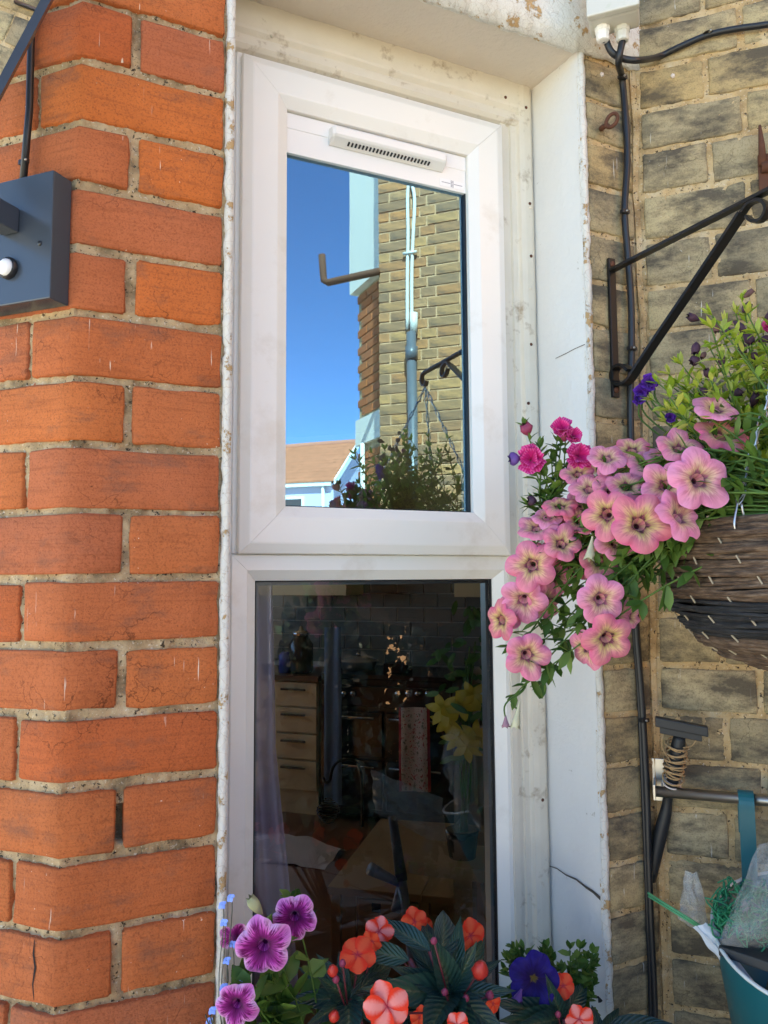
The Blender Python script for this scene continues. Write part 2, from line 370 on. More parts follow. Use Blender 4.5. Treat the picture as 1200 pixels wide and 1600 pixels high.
o=slab('house_wall','',(CX+.011,-.0+.009),(CX+.0095+2.475,-2.475+.0085),0,H,(-s2,-s2),M_fyel); tag(o,'plain yellow brick house wall continuing past the basket, out of frame','wall')
o=slab('house_wall','',(.1685,.006),(CX,.006),2.62,H,(0,-1),M_fyel,.3); tag(o,'house wall above the window lintel, out of frame','wall')
o=slab('house_wall','',(.1685,-.002),(.7225,-.002),0,.655,(0,-1),M_fred,.24); tag(o,'red brick wall under the window sill, out of frame','wall')
# ---- painted window surround: lintel, right reveal, edge bands, sill
sur=thing('window_surround','flaking white painted lintel and reveal around the window opening','window surround',(.45,0,.8))
def ragged(pts,n,amp,freq,seed):
    return pts
# lintel: soffit board and front face with ragged lower edge
v=[];f=[];xs=fr(.150,.846,.006); zsoff=2.372
rows=6
for i,x in enumerate(xs):
    q=Vector((x*45,7,2)); rg=.004*noise.noise(q)+.003*noise.noise(q*3)
    zb=zsoff-.006+rg
    if x>.722: zb=zsoff-.002+rg+.014*max(0,noise.noise(Vector((x*30,1,4))))
    for k in range(rows+1):
        t=k/rows; z=zb+(2.63-zb)*t
        v.append((x,-.010+.0014*noise.noise(Vector((x*60,z*60,3)))+(.004 if k==0 else 0),z))
    v.append((x,.003,zb+.003))
n=rows+2
for i in range(len(xs)-1):
    for k in range(rows): a=i*n+k; f.append((a,a+n,a+n+1,a+1))
    a=i*n; f.append((a,a+n-1,a+n+n-1,a+n))
part('lintel_face',mesh('lintel_face',v,f,None,True),M_peel,sur)
v=[];f=[];ys=fr(-.006,.16,.012); xs=fr(.165,.735,.012)
for x in xs:
    for y in ys: v.append((x,y,zsoff+.010*(y/.125)+.0015*noise.noise(Vector((x*18,y*18,1)))+(.002*noise.noise(Vector((x*90,y*90,1))))))
n=len(ys)
for i in range(len(xs)-1):
    for j in range(n-1): a=i*n+j; f.append((a,a+1,a+n+1,a+n))
part('soffit',mesh('soffit',v,f,None,True),simple('soffit_render',(.68,.60,.51),.85,0,.08,10,.6,110,.003,.2),sur)
b=MB(); b.box((.165,.02,2.40),(.735,.3,2.62)); b.build('lintel_core',M_paint,sur)
# right reveal, slightly uneven plane, broken by the crack
v=[];f=[];ys=fr(.0,.16,.01); zs=fr(.70,2.385,.012); n=len(ys)
for z in zs:
    for y in ys: v.append((.7225+.0022*noise.noise(Vector((y*14,z*9,2)))+.0007*noise.noise(Vector((y*70,z*70,2))),y,z))
for j in range(len(zs)-1):
    for i in range(n-1): a=j*n+i; f.append((a,a+1,a+n+1,a+n))
part('reveal',mesh('reveal',v,f,None,True),M_paint,sur)
b=MB(); b.box((.726,.02,.7),(.80,.3,2.40)); b.build('reveal_core',M_paint,sur)
b=MB(); b.box((.166,.012,.7),(.1715,.3,2.40)); b.build('reveal_core',M_paint,sur)
def edge_band(x0,x1,j0,j1,z0,z1,d,seed,mat):
    v=[];f=[];zs=fr(z0,z1,.0045)
    for i,z in enumerate(zs):
        q=Vector((z*38,seed,2)); a=x0+j0*(noise.noise(q)+.6*noise.noise(q*3.1)+.3*noise.noise(q*7)); c=x1+j1*(noise.noise(q+Vector((0,5,0)))+.5*noise.noise(q*3+Vector((0,5,0))))
        dd=d*(1+.5*noise.noise(q*2))
        v+=[(a,.004,z),(a+.0012,-dd*.8,z),((a+c)/2,-dd,z),(c-.0012,-dd*.8,z),(c,.004,z)]
        if i:
            b=(i-1)*5
            for k in range(4): f.append((b+k,b+k+1,b+k+6,b+k+5))
    return part('edge_band',mesh('edge_band',v,f,None,True),mat,sur)
edge_band(.7222,.7345,.0010,.0028,.70,2.372,.004,3.3,M_peel)
edge_band(.1695,.1805,.0022,.0012,.70,2.376,.004,8.1,M_peel)
M_crack=simple('crack',(.10,.08,.06),.95)
b=MB(); cp=[(858,1353),(870,1357),(884,1367),(900,1374),(915,1386),(926,1393),(938,1404)]
P3=[hit(x,y,(.7208,0,0),Vector((1,0,0))) for x,y in cp]
for i in range(len(P3)-1):
    t0=.0006+.0022*(i/6)**1.5; t1=.0006+.0022*((i+1)/6)**1.5
    b.add([P3[i]+Vector((0,0,t0)),P3[i]-Vector((0,0,t0)),P3[i+1]-Vector((0,0,t1)),P3[i+1]+Vector((0,0,t1))],[(0,1,2,3)])
b.build('crack',M_crack,sur)
b=MB(); P3=[hit(x,y,(.7208,0,0),Vector((1,0,0))) for x,y in [(868,560),(885,552),(898,545),(914,538)]]
for i in range(3): b.add([P3[i]+Vector((0,0,.0005)),P3[i]-Vector((0,0,.0005)),P3[i+1]-Vector((0,0,.0006)),P3[i+1]+Vector((0,0,.0006))],[(0,1,2,3)])
b.build('crack',M_crack,sur)
b=MB(); b.box((.14,-.20,.655),(.75,.17,.70)); b.build('sill',M_paint,sur,bev=.006)
# ================================================================== window
win=thing('window','white upvc window with top hung sash above a fixed pane','window',(.43,.13,.70))
def member(name,mat,par,side,x0,x1,z0,z1,prof,gap=.0002):
    # mitred frame member; prof = list of (inset from outer edge, y)
    m_=MB(); P=[]
    for (i,y) in prof:
        if side=='l': P.append(((x0+i,y,z0+i+gap),(x0+i,y,z1-i-gap)))
        if side=='r': P.append(((x1-i,y,z0+i+gap),(x1-i,y,z1-i-gap)))
        if side=='t': P.append(((x0+i+gap,y,z1-i),(x1-i-gap,y,z1-i)))
        if side=='b': P.append(((x0+i+gap,y,z0+i),(x1-i-gap,y,z0+i)))
    v=[p for q in P for p in q]; f=[(2*k,2*k+1,2*k+3,2*k+2) for k in range(len(P)-1)]
    f+= [tuple(2*k for k in range(len(P))),tuple(2*k+1 for k in reversed(range(len(P))))]
    m_.add(v,f); return m_.build(name,mat,par)
X0,X1=.212,.672
b=MB(); b.box((.1755,.1290,.70),(.2116,.20,2.316)); b.build('frame_member',M_upvc,win)
# outer frame: fixed light below, opening light above
for sd_ in 'lrtb': member('frame_member',M_upvc,win,sd_,X0,X1,.70,1.5832,[(0,.20),(0,.1285),(.0015,.127),(.022,.127),(.0235,.1285),(.0365,.1395),(.0365,.150)])
for sd_ in 'lrtb': member('frame_member',M_upvc,win,sd_,X0,X1,1.5836,2.316,[(0,.20),(0,.1285),(.0015,.127),(.030,.127),(.031,.20)])
for sd_ in 'lrtb': member('gasket',M_gasket,win,sd_,X0+.0360,X1-.0360,.736,1.5472,[(0,.1420),(.0024,.1405),(.0024,.150)])
b=MB(); b.add([(.243,.1435,.73),(.641,.1435,.73),(.641,.1435,1.552),(.243,.1435,1.552)],[(0,1,2,3)]); b.build('glass_pane',M_glass,win)
M_spacer=simple('spacer_bar',(.16,.17,.19),.4,.6)
for sd_ in 'lrt': member('spacer_bar',M_spacer,win,sd_,.246,.638,.735,1.549,[(.001,.149),(.009,.150),(.009,.165)])
# sash
sx0,sx1,sz0,sz1=.2185,.6560,1.5835,2.2985
bs=MB(); bs.box((sx0+.05,.150,sz0+.05),(sx0+.056,.16,sz1-.05)); 
sash=bs.build('sash',M_upvc,win)
for sd_ in 'lrtb': member('sash_member',M_upvc,sash,sd_,sx0,sx1,sz0,sz1,[(0,.165),(0,.1165),(.0012,.1145),(.0135,.1085),(.016,.1080),(.050,.1080),(.0515,.1085),(.0665,.1170),(.0668,.135)])
for sd_ in 'lrtb': member('gasket',M_gasket,sash,sd_,sx0+.0655,sx1-.0655,sz0+.0655,sz1-.0655,[(0,.1255),(.0030,.1245),(.0030,.134)])
b=MB(); b.add([(sx0+.06,.131,sz0+.06),(sx1-.06,.131,sz0+.06),(sx1-.06,.131,sz1-.06),(sx0+.06,.131,sz1-.06)],[(0,1,2,3)]); b.build('glass_pane',M_glass_sky,sash)
for sd_ in 'lrb': member('spacer_bar',M_spacer,sash,sd_,sx0+.060,sx1-.060,sz0+.060,sz1-.060,[(.001,.136),(.010,.137),(.010,.147)])
ph=.062
b=MB(); b.box((sx0+.067,.1235,sz1-.0665-ph),(sx1-.067,.1300,sz1-.0672)); b.box((sx0+.067,.1225,sz1-.0665-ph*.40),(sx1-.067,.1240,sz1-.0680)); b.build('vent_panel',M_panel,sash,bev=.0006)
# trickle vent hood
hx0,hx1=.352,.545; hz=sz1-.0665-.010
m_=MB(); P=[(.1230,hz),(.1060,hz-.003),(.1035,hz-.007),(.1035,hz-.0165),(.1060,hz-.0195),(.1225,hz-.0265)]
v=[];
for x in (hx0,hx0+.004,hx1-.004,hx1):
    e=(x in (hx0,hx1))
    for (y,z) in P: v.append((x,y+(.003 if e and y<.12 else 0),z-(.0015 if e and z>hz-.01 else 0)))
f=[(6*a+k,6*a+k+1,6*(a+1)+k+1,6*(a+1)+k) for a in range(3) for k in range(5)]+[tuple(range(6)),tuple(range(23,17,-1))]
m_.add(v,f); vent=m_.build('trickle_vent',M_panel,win)
sl=MB(); sl.box((-.0014,-.0005,-.0022),(.0014,.0030,.0022)); slm=sl.build('vent_slot',M_gasket,vent)
slm.location=(.378,.1135,hz-.0238)
slope=math.atan2(.007,.0165)
for k in range(24):
    o_=slm if k==0 else bpy.data.objects.new('vent_slot',slm.data)
    if k: COL.objects.link(o_); o_.parent=vent; o_.matrix_parent_inverse=slm.matrix_parent_inverse.copy()
    x=.380+k*.0059; o_.location=(x,.1130,hz-.0229-.0006); o_.rotation_euler=(math.pi/2-.35,0,.0)
    o_.scale=(.9,1,1.5)
# printed label on the panel
M_lab=simple('label_white',(.84,.82,.80),.4); M_ink=simple('ink_grey',(.16,.15,.2),.6)
lx,lz=.541,sz1-.0665-.0585
b=MB(); b.box((lx,.1228,lz),(lx+.044,.1236,lz+.013)); lab=b.build('label',M_lab,win)
b=MB()
b.box((lx+.003,.12265,lz+.0064),(lx+.019,.1229,lz+.0072)); b.box((lx+.0255,.12265,lz+.0064),(lx+.041,.1229,lz+.0072))
for k in range(5): b.box((lx+.020,.12265,lz+.0016+k*.0024),(lx+.0245,.1229,lz+.0024+k*.0024))
b.box((lx+.0200,.12262,lz+.001),(lx+.0205,.1229,lz+.0125)); b.box((lx+.0240,.12262,lz+.001),(lx+.0245,.1229,lz+.0125)); b.build('print',M_ink,lab)
# old timber surround left around the upvc frame
b=MB()
v=[];f=[]
xs=fr(.172,.6915,.02)
Pz=[(.1295,2.395),(.1165,2.392),(.1150,2.386),(.1150,2.342),(.1165,2.338),(.1215,2.332),(.1215,2.3275),(.1160,2.3245),(.1155,2.3140),(.1205,2.3085),(.128,2.306)]
for x in xs:
    for (y,z) in Pz: v.append((x,y+.0006*noise.noise(Vector((x*25,z*60,1))),z+.0008*noise.noise(Vector((x*15,z*30,7)))))
n=len(Pz)
for i in range(len(xs)-1):
    for k in range(n-1): a=i*n+k; f.append((a,a+1,a+n+1,a+n))
part('head_board',mesh('head_board',v,f,None,False),M_timber,win)
v=[];f=[];zs=fr(.70,2.388,.03)
Px=[(.6560,.1285),(.6575,.1235),(.668,.1235),(.6695,.1265),(.676,.1265),(.6775,.1225),(.6865,.1225),(.6885,.1205),(.6905,.1155),(.7000,.1140),(.7120,.1150),(.7180,.1185),(.7215,.128)]
n=len(Px)
for z in zs:
    for (x,y) in Px: v.append((x+.0006*noise.noise(Vector((x*60,z*12,1))),y+.0005*noise.noise(Vector((x*60,z*15,5))),z))
for j in range(len(zs)-1):
    for k in range(n-1): a=j*n+k; f.append((a,a+1,a+n+1,a+n))
part('timber_post',mesh('timber_post',v,f,None,False),M_timber,win)
for (px,py_) in [(828,318),(830,400),(829,324),(826,630),(830,538),(829,450),(822,168),(783,150),(425,55),(845,1100),(848,1250),(790,152)]:
    p_=onY(px,py_,.1140 if px>800 else .1148); b=MB(); b.lathe([(.0001,-.0016),(.0018,-.0014),(.0027,-.0004),(.0027,.002)],p_,8,axis=(0,1,0))
    b.build('nail',M_rust if px%2==0 else M_timber,win,True)
# ================================================================== yard seen in the window's reflection
GY=.131
def refl(x,y,p,n):
    d=ray(x,y); P=CAM+d*((GY-CAM.y)/d.y); d=Vector((d.x,-d.y,d.z)); n=Vector(n); return P+d*((Vector(p)-P).dot(n)/d.dot(n))
LR=3.5; WN=Vector((-.7071,.7071,0)); WU=Vector((-.7071,-.7071,0)); W0=Vector((CX+.7071*LR,-.7071*LR,0))
def onW(x,y,off=0): return refl(x,y,W0+WN*off,WN)
wl=(onW(592,400)-W0).dot(WU)
M_ymortw=mortar_mat('yard_mortar',(.42,.24,.13),(.58,.32,.17),(.62,.37,.21),(.28,.15,.09))
wing=thing('yard_wall','sunlit yellow brick wall with a downpipe, mirrored in the upper pane','wall',W0)
o=slab('wall_core','',(W0.x+.0,W0.y+.0),(W0.x+WU.x*(wl-.004),W0.y+WU.y*(wl-.004)),0,HY,(-.7071*1,.7071*1),M_ymortw,.24)
o.name='wall_core'; o.parent=wing; o.matrix_parent_inverse=Matrix.Translation(-W0)
def boxbrick(L,h,d):
    e=.002; v=[(e,-d,0+e),(L-e,-d,e),(L-e,-d,h-e),(e,-d,h-e),(0,.01,0),(L,.01,0),(L,.01,h),(0,.01,h)]
    me=mesh('brick',v,[(0,1,2,3),(4,0,3,7),(1,5,6,2),(3,2,6,7),(4,5,1,0)]); return me
M_ysun=brick_mat('stock_brick_yard',[(.60,.27,.10),(.30,.16,.10),(.68,.33,.12),(.22,.13,.09),(.60,.21,.07),(.50,.26,.13)],(.11,.07,.05),.46,.64,(30,30,60),None,.7,(.42,.21,.09))
bmS=[boxbrick(.215,.063,.0045),boxbrick(.101,.063,.0045)]
for m_ in bmS: m_.materials.append(M_ysun)
rotW=Matrix((WU,-WN,Vector((0,0,1)))).transposed().to_4x4()
def wing_rows():
    for k in range(0,44):
        z=2.02+k*.0728; u=.62+(0 if k%2 else .05); s_=k%2
        while u<wl-.02:
            L=.215 if s_==0 else .101
            if u+L>wl-.05: L=wl-u
            if L<.02: break
            o=bpy.data.objects.new('brick',bmS[0 if L>.15 else 1]); COL.objects.link(o); o.parent=wing
            M=rotW.copy(); M.translation=WU*u+Vector((0,0,z+random.uniform(-.002,.002)))+WN*random.uniform(0,.003); M=M@Matrix.Diagonal((L/(.215 if L>.15 else .101),1,1,1)); o.matrix_local=M
            u+=L+.0105; s_=1-s_
wing_rows()
M_grey=simple('grey_pipe',(.10,.105,.12),.4,0,.2,20); M_wcab=simple('white_cable',(.66,.58,.52),.4)
dp=MB(); a=onW(643,520,.06); b_=onW(643,790,.06); b_.x,b_.y=a.x,a.y; b_.z=0; dp.tube([a,b_],.034,12); 
dpt=thing('downpipe','dark grey downpipe on the sunlit brick wall, mirrored in the upper pane','pipe',(a.x,a.y,0)); dp.build('pipe',M_grey,dpt,True)
c=MB(); c.tube([a-Vector((0,0,.10)),a-Vector((0,0,.19))],.043,12); c.build('bracket',M_grey,dpt,True)
c=MB(); c.tube([a+Vector((.02,0,.0)),a+Vector((.02,0,.14))],.028,10); c.build('coupler',M_wcab,dpt,True)
wc=thing('cable_run','pair of white cables above the downpipe, mirrored in the upper pane','cable',(a.x,a.y,a.z))
for (s0,xs_) in ((0,(641,641,648,646,644,644)),(1,(640,639,637,638,637,637))):
    c=MB(); c.tube(spline([onW(x,y,.02) for x,y in zip(xs_,(180,270,310,370,430,515))],5),.013,8); c.build('cable',M_wcab,wc,True)
c=MB(); p_=onW(641,395,.03); c.tube([p_-WU*.05,p_+WU*.05],.012,8); c.build('clip',M_wcab,wc,True)
M_cream2=simple('cream_paint',(.80,.66,.55),.7,0,.06,3)
# red and white wall beyond the corner
K=onW(592,400); K.z=0; QX=K.x+.30
def onQ(x,y): return refl(x,y,(QX,0,0),(-1,0,0))
y1=onQ(559,500).y
far=thing('red_wall','red brick corner with white painted upper part, mirrored at the left of the yard wall','wall',(QX,K.y,0))
b=MB(); b.box((QX+.012,y1+.004,0),(QX+.24,K.y-.30,HY)); b.build('wall_core',M_mortar,far)
zb1=onQ(566,455).z; zb2=onQ(566,655).z; zb3=onQ(566,695).z
rb=boxbrick(.215,.062,.010); rb.materials.append(M_red)
for k in range(26):
    z=2.0+.075*k
    if z>zb1-.05 or (zb3-.06<z<zb2): continue
    u=K.y-.36-(.11 if k%2 else 0)
    while u-.215>y1-.08:
        L=min(.215,u-y1-.002)
        if L<.03: break
        o=bpy.data.objects.new('brick',rb); COL.objects.link(o); o.parent=far
        M=Matrix((Vector((0,-1,0)),Vector((1,0,0)),Vector((0,0,1)))).transposed().to_4x4(); M.translation=Vector((QX+.008,u,z))-Vector((QX,K.y,0)); o.matrix_local=M
        o.scale=(L/.215,1,1); u-=L+.01
b=MB(); b.box((QX-.06,y1-.03,zb1),(QX+.2,K.y-.30,HY)); b.build('white_bay',M_cream2,far)
b=MB(); b.box((QX-.02,y1-.012,zb3),(QX+.2,K.y-.30,zb2)); b.build('white_band',M_cream2,far)
b=MB(); p_=onQ(572,760); b.tube([(QX-.03,p_.y,0),(QX-.03,p_.y,zb3)],.02,8); b.build('pipe',M_wcab,far,True)
# bent rusty pipe sticking out from the corner
b=MB(); P=[onW(x,y,.03) for x,y in ((592,424),(560,431),(512,442),(506,438),(505,428),(503,398))]; b.tube(P,.026,10)
tag(b.build('rusty_pipe',M_rust,None,True),'bent rusty pipe against blue sky, mirrored in the upper pane','pipe')
# house across the street
HN=Vector((-.7071,.7071,0)); HS=Vector((.7071,.7071,0)); HD=Vector((.7071,-.7071,0)); HL=-HS
d_=ray(520,900); d_=Vector((d_.x,-d_.y,0)); Pg=CAM+ray(520,900)*((GY-CAM.y)/ray(520,900).y); Hc=Pg+d_*26.5; Hc.z=0
ez=1.55+(902-752)/FPX*27.6; rz=1.55+(902-690)/FPX*29.0; hd=2.1
house=thing('house','lavender house with brown tiled roof and white windows, mirrored across the street','house',Hc)
M_lav=simple('lavender_render',(.50,.50,.66),.8,0,.06,2); M_wht=simple('white_joinery',(.8,.8,.8),.5); M_dk=simple('dark_pane',(.03,.035,.045),.15)
M_tile=simple('roof_tile',(.46,.15,.075),.85,0,.35,4,.5,20,.02)
def hb(u0,u1,d0,d1,z0,z1,name,mat,par=house):   # u left along facade, d back
    m_=MB(); m_.obox(Hc+HL*u0+HD*d0+Vector((0,0,z0)),HL*(u1-u0),HD*(d1-d0),(0,0,z1-z0)); return m_.build(name,mat,par)
hb(0,14,0,2*hd,0,ez,'wall',M_lav)
A=Hc+Vector((0,0,ez))
for B in (A,A+HL*14): m_=MB(); m_.add([B,B+HD*2*hd,B+HD*hd+Vector((0,0,rz-ez))],[(0,1,2)]); m_.build('gable',M_lav,house)
rf=MB(); A=Hc+Vector((0,0,ez)); rf.add([A+HD*hd*2-HD*-.2,A+HL*14+HD*hd*2.1,A+HL*14+HD*hd+Vector((0,0,rz-ez)),A+HD*hd+Vector((0,0,rz-ez))],[(0,1,2,3)]); roof=rf.build('roof',M_tile,house)
nr=14
for k in range(nr):
    t0=k/nr; t1=(k+1.15)/nr
    P0=A-HD*.25+(HD*(hd+.25)+Vector((0,0,rz-ez+.12)))*t0+Vector((0,0,.0)); P1=A-HD*.25+(HD*(hd+.25)+Vector((0,0,rz-ez+.12)))*t1
    c=MB(); c.obox(P0+HS*.15+Vector((0,0,.02)),HL*14,P1-P0,(0,0,.06)); o=c.build('tile_course',M_tile,roof)
c=MB(); c.tube([A+HD*hd+HS*.2+Vector((0,0,rz-ez+.15)),A+HD*hd+HL*14+Vector((0,0,rz-ez+.15))],.13,8); c.build('ridge',simple('ridge_tile',(.45,.16,.10),.8),roof,True)
c=MB(); c.obox(A-HD*.28+HS*.16-Vector((0,0,.12)),HS*.08,HD*(hd+.28)+Vector((0,0,rz-ez+.12)),(0,0,.22)); c.build('barge_board',M_wht,house)
hb(0,14,-.22,-.12,ez-.12,ez+.02,'gutter',M_wht)
for u in (1.1,3.0,5.2):
    wf=hb(u,u+1.0,-.06,.02,ez-2.1,ez-.45,'window',M_wht); hb(u+.12,u+.88,-.07,.0,ez-1.2,ez-.55,'pane',M_dk,wf); hb(u+.12,u+.88,-.07,.0,ez-2.0,ez-1.3,'pane',simple('net_pane',(.6,.62,.62),.3),wf)
c=MB(); c.tube([Hc+HL*.35-HD*.1,Hc+HL*.35-HD*.1+Vector((0,0,ez))],.06,8); c.build('downpipe',M_wht,house,True)
# boards added to block the sunlit yard from the lower pane's reflection
added_fence=thing('added_fence','dark stained boards added across the yard to darken the lower pane reflection','added_fence',(0,-3.5,0)); M_fence=simple('dark_stain',(.03,.026,.023),.8,0,.3,5)
fb=MB(); fb.box((0,-.01,0),(.126,.01,1.60)); fo=fb.build('board',M_fence,added_fence); fo.matrix_parent_inverse=Matrix.Identity(4)
for k in range(44):
    o=fo if k==0 else bpy.data.objects.new('board',fo.data)
    if k: COL.objects.link(o); o.parent=added_fence
    o.location=(1.98-k*.13,.012*(k%2),0)
# evergreen mass added to hide the sunlit yard wall from the lower pane
shr=thing('added_shrub','dark evergreen mass added in the yard to darken the lower pane reflection','added_shrub',(1.85,-2.55,0)); M_shr=simple('evergreen_leaf',(.022,.045,.018),.45,0,.5,9)
m_=MB()
for k in range(5600):
    a=random.random()*6.283; ct=random.uniform(-1,1); rr_=random.uniform(.55,1)**.5; st=math.sqrt(1-ct*ct); lump=1+.16*noise.noise(Vector((math.cos(a)*st*2.2,math.sin(a)*st*2.2,ct*2.2)))
    P=Vector((1.70+.66*rr_*st*math.cos(a)*lump,-2.55+.42*rr_*st*math.sin(a)*lump,.88+.84*rr_*ct*lump)); dv=Vector((random.gauss(0,1),random.gauss(0,1),random.gauss(.2,1))).normalized(); sd2=dv.orthogonal().normalized(); L_=random.uniform(.06,.10)
    m_.add([P,P+dv*L_*.5+sd2*L_*.28,P+dv*L_,P+dv*L_*.5-sd2*L_*.28],[(0,1,2,3)])
me=mesh('crown',m_.v,m_.f); part('crown',me,M_shr,shr)['kind']='stuff'
m_=MB(); m_.tube([(1.85,-2.55,0),(1.84,-2.56,.5),(1.87,-2.53,1.1)],[.05,.04,.02],8); m_.build('trunk',M_rust,shr,True)
c=MB(); c.box((-3.8,-3.55,1.2),(1.6,-3.515,1.28)); c.build('rail',M_fence,added_fence)
c=MB(); c.box((-3.8,-3.55,.4),(1.6,-3.515,.48)); c.build('rail',M_fence,added_fence)
# ================================================================== kitchen behind the glass
UA=Vector((.719,-.695,0)); NB=Vector((.695,.719,0)); C0=Vector((CAM.x,CAM.y,0))
def I(a,b,z): return C0+UA*a+NB*b+Vector((0,0,z))
def onI(x,y,b): return hit(x,y,C0+NB*b,NB)
def ab(P): d=P-C0; return d.dot(UA),d.dot(NB),P.z
def ibox(name,mat,par,a0,a1,b0,b1,z0,z1,bev=0):
    m_=MB(); m_.obox(I(a0,b0,z0),UA*(a1-a0),NB*(b1-b0),(0,0,z1-z0)); return m_.build(name,mat,par,bev=bev)
M_iw=simple('cream_wall',(.55,.50,.42),.8,0,.05,3); M_floor=simple('kitchen_floor',(.17,.075,.03),.35,0,.5,3,.2,30,.002)
kit=thing('kitchen_room','dim kitchen interior seen through the lower pane','room',I(-1.8,3,0))
BB=5.25; AL,AR=-4.3,1.4
for (q0,q1,b0) in ((AL,-.62,.95),(-.62,-.3,1.05),(-.3,AR,1.32)):
    ibox('floor',M_floor,kit,q0,q1,b0,BB,-.06,.012); ibox('ceiling',M_iw,kit,q0-(.1 if q0==AL else 0),q1+(.1 if q1==AR else 0),b0,BB+.1,2.62,2.7)
ibox('wall',M_iw,kit,AL-.1,AR+.1,BB,BB+.15,0,2.62)
ibox('wall',M_iw,kit,AR,AR+.1,1.3,BB,0,2.62)
# left wall with an unseen opening added to let daylight into the kitchen
for (b0,b1,z0,z1) in ((.93,2.2,0,2.62),(4.5,BB,0,2.62),(2.2,4.5,0,1.45),(2.2,4.5,2.2,2.62)): ibox('wall',M_iw,kit,AL-.1,AL,b0,b1,z0,z1)
# inner skins beside the window
# back wall tiles
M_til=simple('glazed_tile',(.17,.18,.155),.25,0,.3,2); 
tl=MB(); tl.obox((0,0,0),UA*.192,-NB*.008,(0,0,.092)); tmesh=None
tp=thing('wall_tiles','pale green glazed kitchen wall tiles behind the cooker','tiles',I(-2,BB,1))
t0=None
for r_ in range(6):
    for k in range(11):
        a=-3.05+k*.2+(.1 if r_%2 else 0); z=.94+r_*.1
        if t0 is None:
            t0=tl.build('tile',M_til,tp); o=t0; o.matrix_parent_inverse=Matrix.Identity(4)
        else: o=bpy.data.objects.new('tile',t0.data); COL.objects.link(o); o.parent=tp
        o.location=I(a,BB-.003,z)-I(-2,BB,1)
M_cream=simple('cream_cabinet',(.62,.52,.30),.45,0,.04,5); M_top=simple('worktop',(.12,.06,.03),.4,0,.3,12); M_hand=simple('dark_handle',(.06,.05,.045),.4,.5)
# drawer unit
bd=4.7
a0,_,zt=ab(onI(431,1062,bd)); a1=ab(onI(496,1062,bd))[0]
dr=thing('drawer_unit','cream kitchen drawer unit with four drawers, left in the lower pane','drawers',I((a0+a1)/2,bd,0))
ibox('carcass',M_cream,dr,a0-.5,a1,bd+.02,BB-.02,.0,.87); ibox('worktop',M_top,dr,a0-.55,a1+.01,bd-.02,BB-.02,.872,.905)
zz=[.865,.70,.53,.36,.16]
for k in range(4):
    d0=ibox('drawer_front',M_cream,dr,a0,a1-.006,bd-.002,bd+.018,zz[k+1]+.006,zz[k]-.006,.003); ibox('handle',M_hand,d0,a0+.05,a1-.08,bd-.03,bd-.015,zz[k]-.055,zz[k]-.043)
ibox('plinth',M_hand,dr,a0-.5,a1,bd+.05,bd+.1,.013,.14)
# wall cabinets
cb=thing('wall_cabinet','cream wall cabinet above the worktop, top left of the lower pane','cabinet',I(a0,BB,1.45)); ibox('door',M_cream,cb,a0-.3,a1+.12,BB-.34,BB-.32,1.43,2.2,.003); ibox('body',M_cream,cb,a0-.3,a1+.12,BB-.318,BB-.01,1.43,2.2)
ar0=ab(onI(712,920,BB-.3))[0]
cb=thing('wall_cabinet','cream wall cabinet, top right of the lower pane','cabinet',I(ar0,BB,1.45)); ibox('door',M_cream,cb,ar0,ar0+.6,BB-.34,BB-.32,1.42,2.2,.003); ibox('body',M_cream,cb,ar0,ar0+.6,BB-.318,BB-.01,1.42,2.2)
# range cooker
c0=ab(onI(500,1062,4.66))[0]; c1=ab(onI(705,1062,4.66))[0]
M_enam=simple('black_enamel',(.018,.014,.013),.25); M_chr=simple('chrome',(.6,.58,.55),.25,1)
ck=thing('range_cooker','black range cooker with chrome knobs and towel rails','cooker',I((c0+c1)/2,4.7,0))
ibox('body',M_enam,ck,c0,c1,4.68,BB-.02,.05,.90); ibox('hob',M_enam,ck,c0,c1,4.68,BB-.02,.903,.93); ibox('control_panel',simple('panel_brown',(.03,.018,.014),.3),ck,c0+.01,c1-.01,4.655,4.678,.735,.86,.004)
cm=(c0+c1)/2
for (x0_,x1_) in ((c0+.02,cm-.01),(cm+.01,c1-.02)):
    for (z0,z1) in ((.42,.70),(.10,.40)):
        d0=ibox('oven_door',M_enam,ck,x0_,x1_,4.655,4.678,z0,z1,.004)
        m_=MB(); m_.tube([I(x0_+.04,4.61,z1-.03),I(x1_-.04,4.61,z1-.03)],.009,8); m_.build('rail',M_chr,d0,True)
for px in (511,524,538,552,622,638,653,669):
    p_=onI(px,1084,4.64); m_=MB(); m_.lathe([(.0001,-.02),(.017,-.018),(.02,0),(.02,.02)],p_,12,axis=NB); m_.build('knob',M_chr,ck,True)
ibox('kettle_rest',M_enam,ck,cm-.05,cm+.1,4.8,4.95,.932,.99)
# towels
def cloth(name,label,cat,px0,px1,py0,py1,b,mat,amp=.008,border=None):
    A_=onI(px0,py0,b); B_=onI(px1,py0,b); D_=onI(px0,py1,b); m_=MB(); v=[];f=[];uv=[];nx,nz=14,14
    for j in range(nz+1):
        for i in range(nx+1):
            u=i/nx; t=j/nz; P=A_+(B_-A_)*u+Vector((0,0,(D_.z-A_.z)*t))-NB*(.012+amp*math.sin(u*9+t)+amp*.6*noise.noise(Vector((u*4,t*3,px0)))); v.append(P); uv.append((u,t))
    for j in range(nz):
        for i in range(nx): a=j*(nx+1)+i; f.append((a,a+1,a+nx+2,a+nx+1))
    n0=len(v); v+=[p+NB*.006 for p in v]; uv+=uv; f+=[tuple(n0+k for k in reversed(q)) for q in f]
    me=mesh(name,v,f,uv,True); o=link(name,me,mat); return tag(o,label,cat)
cloth('towel','pale blue towel hanging on the left oven rail','towel',508,534,980,1255,4.56,simple('blue_towel',(.12,.19,.30),.9,0,.2,40))
